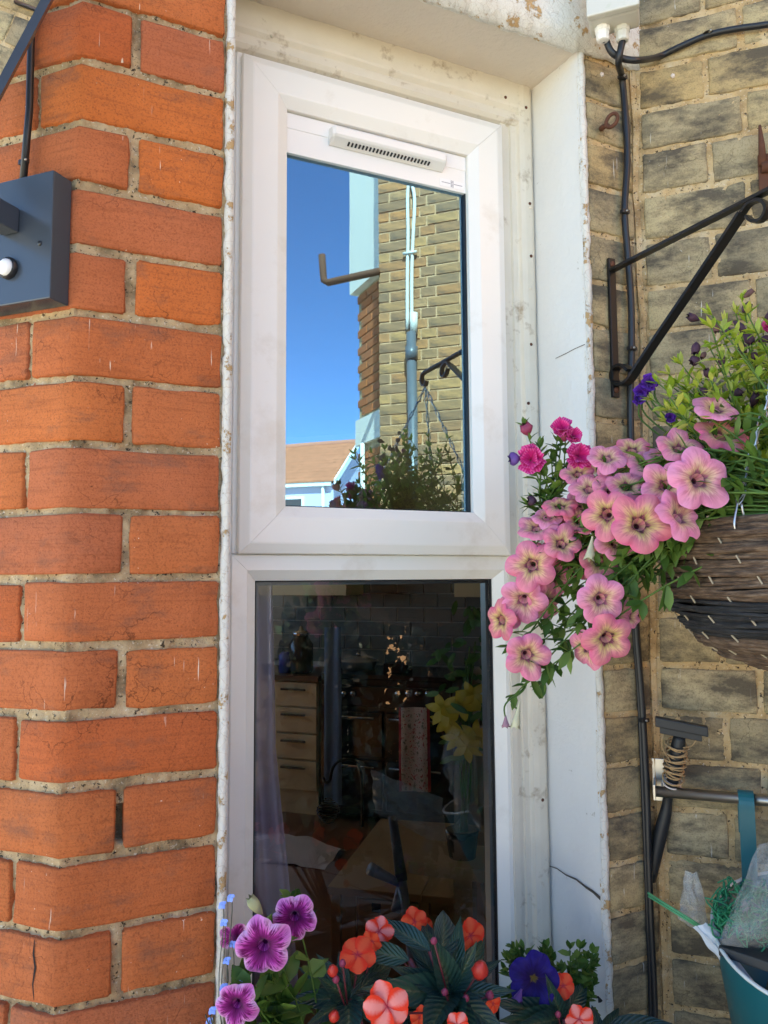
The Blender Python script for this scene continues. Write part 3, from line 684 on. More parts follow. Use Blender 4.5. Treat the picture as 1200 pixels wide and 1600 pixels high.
def floral():
    M,t,p,n,l=nodes('floral_cloth'); v=coords(t,(1,2.2,1),'UV'); k=noi(t,v,7,5,.7)
    c=ramp(t,k,[(.40,(.20,.22,.14)),(.45,(.62,.55,.46)),(.56,(.62,.55,.46)),(.60,(.5,.12,.10)),(.66,(.2,.1,.08))]).outputs[0]
    s=N(t,'SeparateXYZ'); l.new(coords(t,(1,1,1),'UV'),s.inputs[0]); e=math_(t,'GREATER_THAN',math_(t,'ABSOLUTE',math_(t,'SUBTRACT',s.outputs[0],.5)),.42)
    l.new(mix(t,e,c,(.35,.02,.025)),p.inputs['Base Color']); p.inputs['Roughness'].default_value=.9; return M
cloth('tea_towel','cream floral tea towel with red edges on the right oven rail','tea towel',624,672,1105,1235,4.56,floral())
# jar on the worktop
p_=onI(470,1058,4.85); jar=thing('storage_jar','tall dark glass storage jar on the worktop, left in the lower pane','jar',(p_.x,p_.y,.907))
m_=MB(); m_.lathe([(.0,.0),(.075,.0),(.085,.02),(.085,.19),(.06,.23),(.05,.25)],(p_.x,p_.y,.907),20); m_.build('body',simple('jar_glass',(.05,.04,.035),.15),jar,True)
m_=MB(); m_.lathe([(.055,.25),(.06,.255),(.06,.275),(.02,.285),(.015,.31),(.0,.315)],(p_.x,p_.y,.907),20); m_.build('lid',M_chr,jar,True)
m_=MB(); p2=onI(447,1058,4.82); m_.lathe([(.0,.0),(.05,.0),(.05,.12),(.03,.14),(0,.14)],(p2.x,p2.y,.907),16); tag(m_.build('blue_tin',simple('blue_tin',(.06,.06,.35),.4),None,True),'small blue tin on the worktop beside the storage jar','tin')
# cast pan on the hob
p3=onI(560,1030,4.95); m_=MB(); m_.lathe([(.0,.0),(.11,.0),(.13,.05),(.135,.055),(.135,.06),(.05,.08),(.0,.085)],(p3.x,p3.y,.932),20); pan=thing('pan','pale lidded pan on the hob','pan',(p3.x,p3.y,.932)); m_.build('body',simple('pale_enamel',(.3,.27,.23),.3),pan,True)
m_=MB(); m_.tube([(p3.x,p3.y,1.015),(p3.x,p3.y,1.04)],[.012,.018],8); m_.build('knob',M_chr,pan,True)
# wire stand with a hook and a ball of wire
bw=2.9
st=thing('wire_stand','black curled wire stand with a round wire cage in front of the blue towel','stand',onI(512,1290,bw))
m_=MB(); m_.tube(spline([onI(x,y,bw) for x,y in ((505,1215),(508,1222),(515,1219),(520,1200),(530,1189),(548,1187),(560,1196),(565,1220),(566,1262),(566,1292))],6),.006,8); m_.build('hook',M_black,st,True)
cc=onI(513,1266,bw)
for k in range(9):
    m_=MB(); r_=.042*math.sin(math.pi*(k+.8)/9.6)+.004; zz_=cc.z-.045+k*.011; m_.tube([(cc.x+r_*math.cos(q*math.pi/8),cc.y+r_*math.sin(q*math.pi/8),zz_) for q in range(16)],.0022,5,True); m_.build('wire_ring',M_black,st,True)
# low wooden chest with a drawer
M_pine=simple('pine',(.34,.22,.10),.5,0,.15,14,.15,60,.001)
zc=.46
def onZ(x,y,z): return hit(x,y,(0,0,z),Vector((0,0,1)))
A_=onZ(517,1384,zc); B_=onZ(716,1402,zc); D_=onZ(590,1290,zc); ex=(B_-A_); ey=(D_-A_); ey=ey-ex*(ey.dot(ex)/ex.dot(ex)); 
ch=thing('wooden_chest','pale wooden low chest with a drawer behind the orange flowers','chest',(A_.x,A_.y,.012))
exn=ex.normalized(); eyn=ey.normalized(); Lx=ex.length; Ly=ey.length*1.15
def cbx(name,x0,x1,y0,y1,z0,z1,mat=M_pine,par=None,bev=.003):
    m_=MB(); m_.obox(Vector((A_.x,A_.y,0))+exn*x0+eyn*y0+Vector((0,0,z0)),exn*(x1-x0),eyn*(y1-y0),(0,0,z1-z0)); return m_.build(name,mat,par or ch,bev=bev)
cbx('top_board',-.01,Lx*.72,-.01,Ly,zc-.025,zc); cbx('top_board',Lx*.725,Lx+.01,-.01,Ly,zc-.025,zc)
for x in (0,Lx*.70,Lx-.035): 
    for y in (0,Ly-.05): cbx('leg',x,x+.035,y,y+.035,.013,zc-.027)
cbx('side_panel',.037,.09,.005,.02,.1,zc-.03); df=cbx('drawer_front',.10,Lx*.69,.0,.018,zc-.13,zc-.035); cbx('drawer_front',.10,Lx*.69,.0,.018,.13,zc-.14)
cbx('pull',Lx*.33,Lx*.40,-.004,.0,zc-.075,zc-.045,M_enam,df,0)
cbx('back_panel',.04,Lx-.04,Ly-.03,Ly-.02,.05,zc-.03); cbx('bottom_board',.037,Lx-.037,.02,Ly-.04,.06,.08)
# ladder-back wooden chair
chr_=thing('wooden_chair','pale wooden chair frame at the right of the lower pane','chair',onZ(740,1500,.012))
bq=2.0
for (xa,ya,xb,yb,r_) in ((710,1296,742,1490,.022),(745,1300,765,1490,.016),(724,1310,730,1480,.014)):
    m_=MB(); q0=onI(xa,ya,bq+(.25 if r_<.02 else 0)); q1=onI(xb,yb,bq+(.25 if r_<.02 else 0)); dd=(q1-q0); q1=q0+dd*((q0.z-.013)/(q0.z-q1.z)); w_=UA*r_*2; m_.obox(q0,w_,NB*r_*1.6,q1-q0); m_.build('leg',M_pine,chr_,bev=.003)
m_=MB(); q0=onI(722,1297,bq+.1); m_.obox(q0,UA*.2,NB*.03,(0,0,-.07)); m_.build('back_rail',M_pine,chr_,bev=.003)
m_=MB(); q0=onI(735,1420,bq+.1); m_.obox(q0,UA*.3,NB*.25,(0,0,-.035)); m_.build('seat',M_pine,chr_,bev=.003)
# crutch leaning
cr=thing('crutch','grey blue elbow crutch leaning in front of the wooden chest','crutch',onI(632,1420,1.9)); M_crg=simple('crutch_grey',(.16,.18,.22),.4,.2,.1); M_grip=simple('grip',(.06,.065,.075),.6)
q0=onI(613,1275,1.95); q1=onI(634,1420,1.9); dd=q1-q0; q1=q0+dd*((q0.z-.02)/(q0.z-q1.z))
m_=MB(); m_.tube([q0,q0+(q1-q0)*.16],[.011,.015],10); m_.build('cuff',M_grip,cr,True)
m_=MB(); m_.tube([q0+(q1-q0)*.15,q1],.0125,10); m_.build('pole',M_crg,cr,True)
m_=MB(); h0=onI(628,1382,1.92); h1=onI(578,1357,1.86); m_.tube([h0,h0+(h1-h0)*.3,h1],[.009,.011,.016],10); m_.build('handle',M_crg,cr,True)
m_=MB(); m_.tube([h0,onI(618,1425,1.9)],.0125,10); m_.build('brace',M_crg,cr,True)
# folded white cloth on the floor
p_=onZ(445,1315,.08); m_=MB(); v=[];f=[];nx,ny=18,8
for j in range(ny+1):
    for i in range(nx+1):
        u=i/nx-.5;t=j/ny-.5; v.append(Vector((p_.x,p_.y,.016))+UA*u*.62+NB*t*.3+Vector((0,0,max(0,.10*(1-4*t*t)*(1-3*u*u)+.03*noise.noise(Vector((u*7,t*5,1)))))))
for j in range(ny):
    for i in range(nx): a=j*(nx+1)+i; f.append((a,a+1,a+nx+2,a+nx+1))
m_.add(v,f); tag(m_.build('cloth_bundle',simple('white_cotton',(.6,.6,.62),.9),None,True),'crumpled white cloth on the kitchen floor, left in the lower pane','cloth')
# lilac curtain at the left
def curtain():
    M,t,p,n,l=nodes('lilac_voile'); p.inputs['Base Color'].default_value=(.62,.52,.70,1); p.inputs['Roughness'].default_value=.8; p.inputs['Alpha'].default_value=.42; return M
m_=MB(); v=[];f=[];nx=36; nz=12
for j in range(nz+1):
    t=j/nz; zz_=1.62-(1.62-.62)*t
    pxr=onY(398,905,.42).x; x1_=.312+.012*math.sin(t*3.0)+.11*max(0,t-.35)
    for i in range(nx+1):
        u=i/nx; v.append((.20+(x1_-.20)*u,.27+.012*math.sin(u*26+t*1.5),zz_))
for j in range(nz):
    for i in range(nx): a=j*(nx+1)+i; f.append((a,a+1,a+nx+2,a+nx+1))
m_.add(v,f); tag(m_.build('curtain',curtain(),None,True),'sheer lilac curtain inside the left edge of the lower pane','curtain')
# crumpled clear bag
def bag(name,label,cat,outl,depfn,mat,bulge,seed,nx=16,ny=16):
    # outl: quad corners in pixels (tl,tr,br,bl)
    v=[];f=[];m_=MB()
    for s_ in (1,-1):
        b0=len(v)
        for j in range(ny+1):
            for i in range(nx+1):
                u=i/nx;t=j/ny
                x=(outl[0][0]*(1-u)+outl[1][0]*u)*(1-t)+(outl[3][0]*(1-u)+outl[2][0]*u)*t; y=(outl[0][1]*(1-u)+outl[1][1]*u)*(1-t)+(outl[3][1]*(1-u)+outl[2][1]*u)*t
                env=(math.sin(math.pi*u)*math.sin(math.pi*(.12+.88*t)))**.5
                d=depfn-s_*bulge*env*(1+.7*noise.noise(Vector((u*5,t*5,seed+s_))))+.25*bulge*noise.noise(Vector((u*11,t*11,seed)))
                v.append(W(x+5*noise.noise(Vector((u*4,t*4,seed+7))),y+5*noise.noise(Vector((u*4,t*4,seed+9))),d))
        for j in range(ny):
            for i in range(nx): a=b0+j*(nx+1)+i; f.append((a,a+1,a+nx+2,a+nx+1))
    me=mesh(name,v,f,None,True); o=link(name,me,mat); return tag(o,label,cat)
M_fog=simple('cloudy_film',(.55,.57,.52),.25); M_fog.node_tree.nodes['Principled BSDF'].inputs['Alpha'].default_value=.22
bag('plastic_bag','crumpled clear plastic bag above the wooden chest indoors','plastic bag',[(580,1200),(690,1250),(700,1330),(585,1270)],1.75,M_fog,.05,3.3)
# yellow lilies inside, in a wrapped pot
lil=thing('lily_bouquet','yellow lilies with green leaves inside the right edge of the lower pane','bouquet',W(725,1330,1.62))
M_ly=simple('lily_yellow',(.55,.38,.03),.5); M_lg=simple('lily_green',(.06,.13,.02),.5,0,.4,20); M_dg=simple('lily_leaf_dark',(.03,.07,.04),.5)
def petal_strip(base,dirv,side,L,w,curl):
    v=[];n=6
    up=side.cross(dirv).normalized()
    for i in range(n+1):
        t=i/n; c_=base+dirv*L*t+up*curl*L*t*t; ww=w*math.sin(math.pi*(.08+.9*t))**.8; v+=[c_-side*ww,c_+up*ww*.25,c_+side*ww]
    f=[]
    for i in range(n): a=i*3; f+=[(a,a+1,a+4,a+3),(a+1,a+2,a+5,a+4)]
    return v,f
for (px,py_) in ((692,1108),(722,1100),(738,1085),(715,1150),(745,1150),(730,1165),(700,1125)):
    m_=MB(); b0=W(px,py_,1.5); ax=camdir(random.uniform(-.8,.4),random.uniform(-.5,.3),1)
    for k in range(6):
        a=k*math.pi/3+random.random()*.3; s1=ax.orthogonal().normalized(); s2_=ax.cross(s1); dv=(s1*math.cos(a)+s2_*math.sin(a)+ax*.55).normalized(); m_.add(*petal_strip(b0,dv,dv.cross(ax).normalized(),.034,.009,-.3))
    m_.build('lily_flower',M_ly,lil,True)
m_=MB()
for k in range(70):
    px=random.gauss(728,20); py_=random.uniform(960,1190); 
    if px>757: px=750
    b0=W(px,py_,1.52+random.uniform(-.04,.1)); dv=camdir(random.uniform(-1,1),random.uniform(-.6,1),random.uniform(-.3,.5)); m_.add(*petal_strip(b0,dv,dv.cross(camdir(.2,.1,1)).normalized(),random.uniform(.02,.045),.006,random.uniform(-.3,.3)))
m_.build('leaves',[M_lg],lil,True)
m_=MB()
for k in range(7): m_.tube(spline([W(725+random.uniform(-6,6),1300,1.6),W(725+random.uniform(-12,12),1200,1.56),W(725+random.uniform(-26,24),random.uniform(1000,1110),1.52)],5),.0018,5)
m_.build('stems',M_lg,lil,True)
pp=W(722,1300,1.62); m_=MB(); m_.lathe([(0,0),(.028,0),(.035,.05),(.036,.055),(.032,.056),(.0,.05)],(pp.x,pp.y,pp.z-.05),16); pot=thing('plant_pot','small black pot on a ledge under the yellow lilies','pot',(pp.x,pp.y,pp.z-.05)); m_.build('body',M_enam,pot,True)
m_=MB(); m_.obox(Vector((pp.x,pp.y,pp.z-.075))-UA*.1-NB*.06,UA*.35,NB*.14,(0,0,.024)); lg=thing('ledge','narrow ledge indoors carrying the lily pot','ledge',(pp.x,pp.y,0)); m_.build('board',M_pine,lg); m_=MB(); m_.obox(Vector((pp.x,pp.y,.013))-UA*.02,UA*.04,NB*.04,(0,0,pp.z-.09)); m_.build('post',M_pine,lg)
bag('plastic_bag','clear wrapping around the yellow lily stems','plastic bag',[(708,1180),(742,1175),(752,1300),(712,1300)],1.60,M_fog,.03,5.1)
# ================================================================== fixtures on the walls
def ribbon(pts,wv,th):
    pts=[Vector(p) for p in pts]; wv=Vector(wv); v=[];f=[];n=len(pts)
    for i,p in enumerate(pts):
        t=(pts[min(i+1,n-1)]-pts[max(i-1,0)]).normalized(); nn=t.cross(wv).normalized()*th*.5
        v+=[p-wv*.5-nn,p+wv*.5-nn,p+wv*.5+nn,p-wv*.5+nn]
    for i in range(n-1):
        a=i*4
        for k in range(4): f.append((a+k,a+(k+1)%4,a+4+(k+1)%4,a+4+k))
    f+=[(3,2,1,0),(4*n-4,4*n-3,4*n-2,4*n-1)]; return v,f
XB=.773
def onX(x,y,X=XB): return hit(x,y,(X,0,0),Vector((1,0,0)))
# wrought hanging bracket
br=thing('hanging_bracket','black wrought iron bracket screwed to the yellow brick wall','bracket',(XB,0,1.82))
m_=MB(); m_.box((XB-.0065,-.006,1.823),(XB+.0065,-.0005,2.043)); m_.build('back_plate',M_black,br,bev=.0012)
EY=-.36; EZ=2.018
m_=MB(); m_.add(*ribbon([(XB,-.004,2.024),(XB,-.012,2.0235),(XB,-.2,2.0205),(XB,EY,EZ)],(.012,0,0),.0045)); m_.build('arm',M_black,br)
tipc=[(XB,EY,EZ),(XB,EY-.012,EZ-.003),(XB,EY-.016,EZ-.015),(XB,EY-.010,EZ-.027),(XB,EY+.002,EZ-.030),(XB,EY+.008,EZ-.022)]
m_=MB(); m_.add(*ribbon(spline(tipc,4),(.010,0,0),.004)); m_.build('hook',M_black,br)
lo=[onX(x,y) for x,y in ((985,579),(975,571),(964,574),(959,585),(962,597),(972,601),(984,594),(1000,570),(1030,525),(1080,452),(1130,378),(1160,333))]
m_=MB(); m_.add(*ribbon(spline(lo,4),(.015,0,0),.0045)); m_.build('brace',M_black,br)
hi=[onX(x,y) for x,y in ((1158,336),(1172,318),(1190,313),(1199,325),(1192,342),(1178,346),(1168,338))]
m_=MB(); m_.add(*ribbon(spline(hi,4),(.010,0,0),.004)); m_.build('scroll',M_black,br)
for z in (2.033,1.834):
    m_=MB(); m_.lathe([(.0001,-.0035),(.003,-.003),(.0045,-.001),(.0045,.0)],(XB,-.006,z),10,axis=(0,1,0)); m_.build('screw',M_rust,br,True)
# junction box with two glands
M_box=simple('aged_white_plastic',(.58,.56,.50),.45,0,.05,20,.1,80,.001,.5,(.42,.46,.32),30,.55,.75)
q0=W(919,34,1.15); jb=thing('junction_box','pale grey junction box with two cable glands above the corner','junction box',q0)
m_=MB(); m_.obox(q0,RD*.072,-RN*.042,(0,0,.10)); m_.build('body',M_box,jb,bev=.005)
m_=MB(); m_.obox(q0+RN*.013-RD*.0012-Vector((0,0,.0012)),RD*.0744,-RN*.0124,(0,0,.1024)); m_.build('lid',M_box,jb,bev=.003)
gl=[]
for k,(px,py_) in enumerate(((941,36),(972,44))):
    c_=W(px,py_,1.165); c_.z=q0.z
    m_=MB(); m_.lathe([(.0115,.002),(.0115,-.006),(.0098,-.007),(.0098,-.016),(.0085,-.020),(.0055,-.021),(.0001,-.021)],c_,10); m_.build('gland',M_panel if k==0 else M_box,jb,False); gl.append(c_-Vector((0,0,.018)))
# cables
cd_=thing('cable','black cable running down the inner corner of the yellow brick wall','cable',gl[1])
pts=[gl[1],gl[1]-Vector((0,-.01,.03))]+[onY(x,y,-.009) for x,y in ((972,122),(978,190),(980,255),(976,330),(981,400),(986,470),(987,545),(985,610),(986,700),(989,850),(994,980),(1003,1100),(1010,1230),(1013,1330),(1017,1450),(1022,1560),(1024,1700),(1024,1900))]
m_=MB(); m_.tube(spline(pts,5),.0052,8); m_.build('cable',M_cable,cd_,True)
m_=MB(); m_.tube(spline([onY(x,y,-.006) for x,y in ((980,700),(986,850),(990,980),(998,1090),(1004,1230),(1008,1330),(1012,1450),(1016,1560),(1018,1900))],5),.0032,6); m_.build('thin_cable',M_cable,cd_,True)
def clip(par,P,ax,w=.009,nail=True):
    m_=MB(); ax=Vector(ax).normalized(); m_.obox(P-ax*.003+Vector((-w*.8,-.006,0)),(w*1.6,0,0),(0,.008,0),ax*.006); m_.build('clip',M_cable,par,bev=.0012)
    m_=MB(); m_.lathe([(.0001,-.002),(.0016,-.0015),(.0018,0),(.0018,.003)],P+Vector((0,-.0065,.0)),8,axis=(0,1,0)); m_.build('clip_nail',M_steel,par,True)
for px,py_ in ((971,122),(975,332),(986,545),(1005,1125)): clip(cd_,onY(px,py_,-.011),(0,0,1))
cr_=thing('cable','black cable looping from the junction box along the yellow brick wall','cable',gl[0])
pts=[gl[0],W(946,62,1.17),W(956,82,1.17),W(975,92,1.175),W(1000,94,1.18)]+[onR(x,y,.008) for x,y in ((1030,88),(1060,74),(1105,55),(1150,45),(1200,38),(1290,20),(1500,-30))]
m_=MB(); m_.tube(spline(pts,5),.0050,8); m_.build('cable',M_cable,cr_,True); clip(cr_,onR(1105,52,.012),(.8,-.5,.1),.006)
# rusty screw eye
se=thing('screw_eye','rusty screw eye fixed in the brick above the bracket','screw eye',onY(940,203,0))
c_=onY(956,188,-.03); m_=MB(); ra=Vector((.35,-.3,.85)).normalized(); rb_=Vector((.75,-.6,-.4)).normalized()
m_.tube([c_+(ra*math.cos(t*math.pi/8)*.0115+rb_*math.sin(t*math.pi/8)*.0075) for t in range(16)],.003,7,True); m_.build('eye',M_rust,se,True)
m_=MB(); m_.tube([onY(938,202,.002),onY(943,198,-.014),onY(951,196,-.024)],[.0045,.004,.003],8); m_.build('shank',M_rust,se,True)
# rusty hinge at the right edge of the picture
rh=thing('iron_pintle','rusty iron hinge pin at the right edge of the yellow brick wall','pintle',onR(1196,300,0))
m_=MB(); P0=onR(1186,302,.002); m_.obox(P0,RD*.05,RN*.006,(0,0,.058)); m_.build('plate',M_rust,rh,bev=.0015)
m_=MB(); m_.tube([onR(1192,258,.012),onR(1190,225,.012),onR(1187,196,.010)],[.006,.0045,.002],8); m_.build('pin',M_rust,rh,True)
m_=MB(); m_.tube([onR(1190,262,.013),onR(1240,255,.013)],.008,8); m_.build('barrel',M_rust,rh,True)
# bare plaster chips / wall plugs on bricks
for px,py_ in ((941,116),(1052,118)):
    m_=MB(); P=onY(px,py_,-.002) if px<990 else onR(px,py_,.002); m_.lathe([(.0001,-.0016),(.0022,-.0012),(.0042,.001)],P,5,axis=(0.3,1,0.2)); tag(m_.build('wall_plug',M_wcab,None,False),'white wall plug in the %s'%('pier brick under the junction box' if px<990 else 'brick right of the corner, under the looping cable'),'wall plug')
# ---- wall lantern on the canted red face
M_lamp=simple('lamp_grey',(.045,.055,.072),.24,.0,.08,30,.05,200,.0005); M_lampside=M_lamp
lt=thing('wall_lantern','dark grey wall lantern with a motion sensor on the red bricks','lantern',mapL(-.06,1.93,0))
def lbox(name,u0,u1,z0,z1,d0,d1,bev=.0015,mat=M_lamp,par=None):
    nrm=Vector((-.7071,-.7071,0)); tu=Vector((.7071,-.7071,0))
    m_=MB(); m_.obox(tu*u0+nrm*d0+Vector((0,0,z0)),tu*(u1-u0),nrm*(d1-d0),(0,0,z1-z0)); return m_.build(name,mat,par or lt,bev=bev)
lbox('back_box',-.122,-.0055,1.857,2.003,.002,.030)
lbox('arm',-.076,-.052,1.938,1.966,.031,.15)
LN=Vector((-.7071,-.7071,0)); LT=Vector((.7071,-.7071,0))
pc=LT*-.064+LN*.031+Vector((0,0,1.898))
m_=MB(); m_.lathe([(.0125,0),(.0125,.004),(.0105,.006)],pc,16,axis=LN); m_.build('sensor_ring',M_cable,lt,True)
m_=MB(); m_.lathe([(.010,.003),(.0095,.007),(.006,.0105),(.0001,.0115)],pc,16,axis=LN); m_.build('sensor_dome',simple('sensor_white',(.75,.75,.75),.35),lt,True)
m_=MB(); m_.lathe([(.0001,.0015),(.003,.001),(.003,0)],LT*-.022+LN*.030+Vector((0,0,1.921)),8,axis=LN); m_.build('screw',M_cable,lt,True)
# lantern body, wide at the top
cb_=LT*-.064+LN*.175+Vector((0,0,2.0)); 
def lring(z,hw): return [cb_+LT*sx*hw+LN*sy*hw+Vector((0,0,z-2.0)) for sx,sy in ((1,1),(-1,1),(-1,-1),(1,-1))]
q_lo,q_hi=lring(2.03,.060),lring(2.20,.105)
for k in range(4):
    m_=MB(); m_.tube([q_lo[k],q_hi[k]],.0062,4); m_.build('frame_bar',M_lamp,lt)
    for q in (q_lo,q_hi):
        m_=MB(); m_.tube([q[k],q[(k+1)%4]],.006,4); m_.build('frame_bar',M_lamp,lt)
    m_=MB(); m_.add([q_lo[k],q_lo[(k+1)%4],q_hi[(k+1)%4],q_hi[k]],[(0,1,2,3)]); m_.build('glass_panel',M_glass,lt)
m_=MB(); tp_=cb_+Vector((0,0,.30)); m_.add(q_hi+[tp_],[(0,1,4),(1,2,4),(2,3,4),(3,0,4)]); m_.build('cap',M_lamp,lt)
m_=MB(); m_.obox(cb_-LT*.02-LN*.02-Vector((0,0,.05)),LT*.04,LN*.04,(0,0,.075)); m_.build('base',M_lamp,lt,bev=.002)
m_=MB(); m_.lathe([(.012,.03),(.014,.06),(.022,.09),(.022,.115),(.0001,.13)],cb_-Vector((0,0,.01)),14); m_.build('bulb',simple('bulb_white',(.8,.8,.8),.3),lt,True)
lc=thing('cable','black cable clipped to the red bricks above the lantern','cable',mapL(-.067,2.0,0))
m_=MB(); m_.tube([mapL(-.0665,2.0,.014),mapL(-.0675,2.10,.007),mapL(-.069,2.25,.007),mapL(-.072,2.6,.007)],.0042,8); m_.build('cable',M_cable,lc,True)
for z in (2.035,2.195):
    P=mapL(-.068,z,.009); m_=MB(); m_.obox(P-LT*.008-Vector((0,0,.003)),LT*.014,LN*.004,(0,0,.006)); m_.build('clip',M_cable,lc,bev=.001)
    m_=MB(); m_.lathe([(.0001,.0022),(.0016,.0015),(.0016,0)],P+LN*.004+LT*.004,8,axis=LN); m_.build('clip_nail',M_steel,lc,True)
# ---- rail, squeegee, bucket
rl=thing('towel_rail','steel rail on the yellow brick wall under the hanging basket','rail',onR(1018,1240,0))
def rp(px,py_,off): return onR(px,py_,off)
r0=rp(1021,1236,.038); r1=r0+RD*.75; 
m_=MB(); m_.tube([r0,r1],.0078,14); m_.build('bar',M_steel,rl,True)
m_=MB(); e0=onR(1020,1250,.001); m_.obox(e0,RD*.018,RN*.002,(0,0,.062)); m_.build('wall_plate',M_steel,rl,bev=.0006)
m_=MB(); m_.obox(r0+Vector((0,0,-.011))-RN*.036,RD*.003,RN*.045,(0,0,.022)); m_.build('end_bracket',M_steel,rl,bev=.0006)
M_rub=simple('black_rubber',(.015,.016,.018),.5,0,.3,40)
sq=thing('squeegee','black window squeegee with twine bound handle tucked behind the rail','squeegee',onR(1040,1250,.02))
m_=MB(); a_=onR(1024,1124,.05); b2=onR(1106,1140,.05); m_.obox(a_-Vector((0,0,.008)),b2-a_,RN*.016,(0,0,.014)); m_.build('channel',M_rub,sq,bev=.002)
m_=MB(); m_.obox(a_-Vector((0,0,.017))+(b2-a_)*.08,(b2-a_)*.8,RN*.010,(0,0,.009)); m_.build('blade',M_rub,sq,bev=.001)
hp=[onR(1062,1150,.05),onR(1058,1175,.047),onR(1052,1215,.036),onR(1044,1245,.022),onR(1040,1270,.018),onR(1030,1310,.014),onR(1016,1375,.010)]
m_=MB(); m_.tube(spline(hp,4),[.0085+.0015*math.sin(k*.4) for k in range(25)][:25],10); m_.build('handle',M_rub,sq,True)
M_twine=simple('twine',(.42,.27,.13),.9,0,.4,60)
for k in range(20):
    m_=MB(); t=k/19; c_=hp[1]*(1-t)+hp[2]*t+Vector((0,0,.012*(1-t))); ax=(hp[1]-hp[2]).normalized(); s1=ax.orthogonal().normalized(); s2_=ax.cross(s1); r_=.0125+.003*math.sin(k*1.7); tl=random.uniform(-.4,.4)
    m_.tube([c_+(s1*math.cos(q*math.pi/7)+s2_*math.sin(q*math.pi/7))*r_+ax*tl*r_*math.cos(q*math.pi/7+k) for q in range(14)],.0013,5,True); m_.build('twine_loop',M_twine,sq,True)
for k in range(3):
    m_=MB(); c_=hp[2]+(hp[3]-hp[2])*(.1+.2*k); ax=(hp[2]-hp[3]).normalized(); s1=ax.orthogonal().normalized(); s2_=ax.cross(s1)
    m_.tube([c_+(s1*math.cos(q*math.pi/7)+s2_*math.sin(q*math.pi/7))*.0125 for q in range(14)],.0013,5,True); m_.build('white_ring',M_wcab,sq,True)
for pp_ in (((1033,1150),(1035,1170),(1048,1190)),((1088,1156),(1080,1166),(1066,1168))):
    m_=MB(); m_.tube(spline([onR(x,y,.055) for x,y in pp_],5),.0008,5); m_.build('loose_twine',M_twine,sq,True)
# bucket
M_teal=simple('teal_enamel',(.012,.115,.14),.35,0,.08,6); M_rim=simple('pale_rim',(.62,.66,.64),.35)
bu,bo,bz,brd,btl=.18,.130,1.098,.115,R(20)
BC=Vector((CX,0,0))+RD*bu+RN*bo+Vector((0,0,bz)); BA=(Vector((0,0,1))*math.cos(btl)+RN*math.sin(btl)).normalized()
bk=thing('bucket','teal bucket hanging from the steel rail, full of garden oddments','bucket',BC-BA*.2)
m_=MB(); m_.lathe([(.0001,-.20),(brd*.74,-.20),(brd*.78,-.195),(brd,-.002),(brd,.0),(brd-.003,0),(brd*.76,-.190),(.0001,-.190)],BC,40,axis=BA,x=RD); m_.build('body',M_teal,bk,True)
m_=MB(); E2=BA.cross(RD).normalized(); m_.tube([BC+(RD*math.cos(q*math.pi/24)+E2*math.sin(q*math.pi/24))*brd for q in range(48)],.0025,8,True); m_.build('rim',M_rim,bk,True)
# strap over the rail
s0=rp(1165,1248,.038); s0=r0+RD*((s0-r0).dot(RD))
m_=MB(); m_.add(*ribbon(spline([s0-RN*.012-Vector((0,0,.05)),s0-RN*.012,s0+Vector((0,0,.0105)),s0+RN*.012,s0+RN*.013-Vector((0,0,.04)),s0+RN*.014-Vector((0,0,.12))],5),RD*.020,.0022)); o=m_.build('strap',M_teal,bk)
# bags and bits in the bucket
M_netg=simple('green_netting',(.02,.22,.10),.6,0,.5,120)
bag('plastic_bag','clear polythene bag of green netting standing in the teal bucket','plastic bag',[(1185,1318),(1262,1300),(1290,1490),(1122,1478)],.955,M_film,.05,8.2)
def crumple(name,label,cat,c_,rx,ry,rz,mat,amp,seed):
    bm=bmesh.new(); bmesh.ops.create_icosphere(bm,subdivisions=4,radius=1)
    for vv in bm.verts:
        q=vv.co.copy(); vv.co=Vector((q.x*rx,q.y*ry,q.z*rz))*(1+amp*noise.noise(q*3+Vector((seed,0,0)))+amp*.8*noise.noise(q*8+Vector((seed,2,0)))); 
    me=bpy.data.meshes.new(name); bm.to_mesh(me); bm.free(); me.polygons.foreach_set('use_smooth',[True]*len(me.polygons)); o=link(name,me,mat); o.location=c_; return tag(o,label,cat)
nc=W(1195,1436,.975); m_=MB()
for k in range(170):
    a=random.random()*6.283; e=random.uniform(-1,1); rr_=random.random()**.4; c_=nc+Rv*(.062*rr_*math.cos(a))+Uv*(.040*rr_*math.sin(a))-Fv*.028*e
    pts_=[c_+Vector((noise.noise(Vector((k*1.7,q*.9,0))),noise.noise(Vector((k*1.7,q*.9,5))),noise.noise(Vector((k*1.7,q*.9,9)))))*.022 for q in range(6)]
    m_.tube(spline(pts_,3),.0011,4)
o=m_.build('green_netting',M_netg,None,True); tag(o,'bunched green netting inside the clear bag in the teal bucket','netting')
bag('plastic_bag','small clear bag sticking up from the left rim of the bucket','plastic bag',[(1070,1362),(1092,1364),(1112,1465),(1060,1438)],1.03,M_film,.012,2.2)
bag('paper_wrapper','shiny pale paper wrapper folded over the bucket rim','wrapper',[(1082,1448),(1110,1440),(1180,1535),(1150,1535)],.99,simple('pale_wrapper',(.6,.66,.74),.3),.008,6.2)
m_=MB(); a_=W(1122,1478,.965); m_.obox(a_,W(1235,1515,.90)-a_,W(1140,1445,1.02)-a_,Vector((0,0,-.012))); tag(m_.build('slate_tile',simple('dark_slate',(.03,.032,.035),.6,0,.3,30,.3,60,.002),None,bev=.002),'dark flat piece lying across the bucket under the green netting','slate')
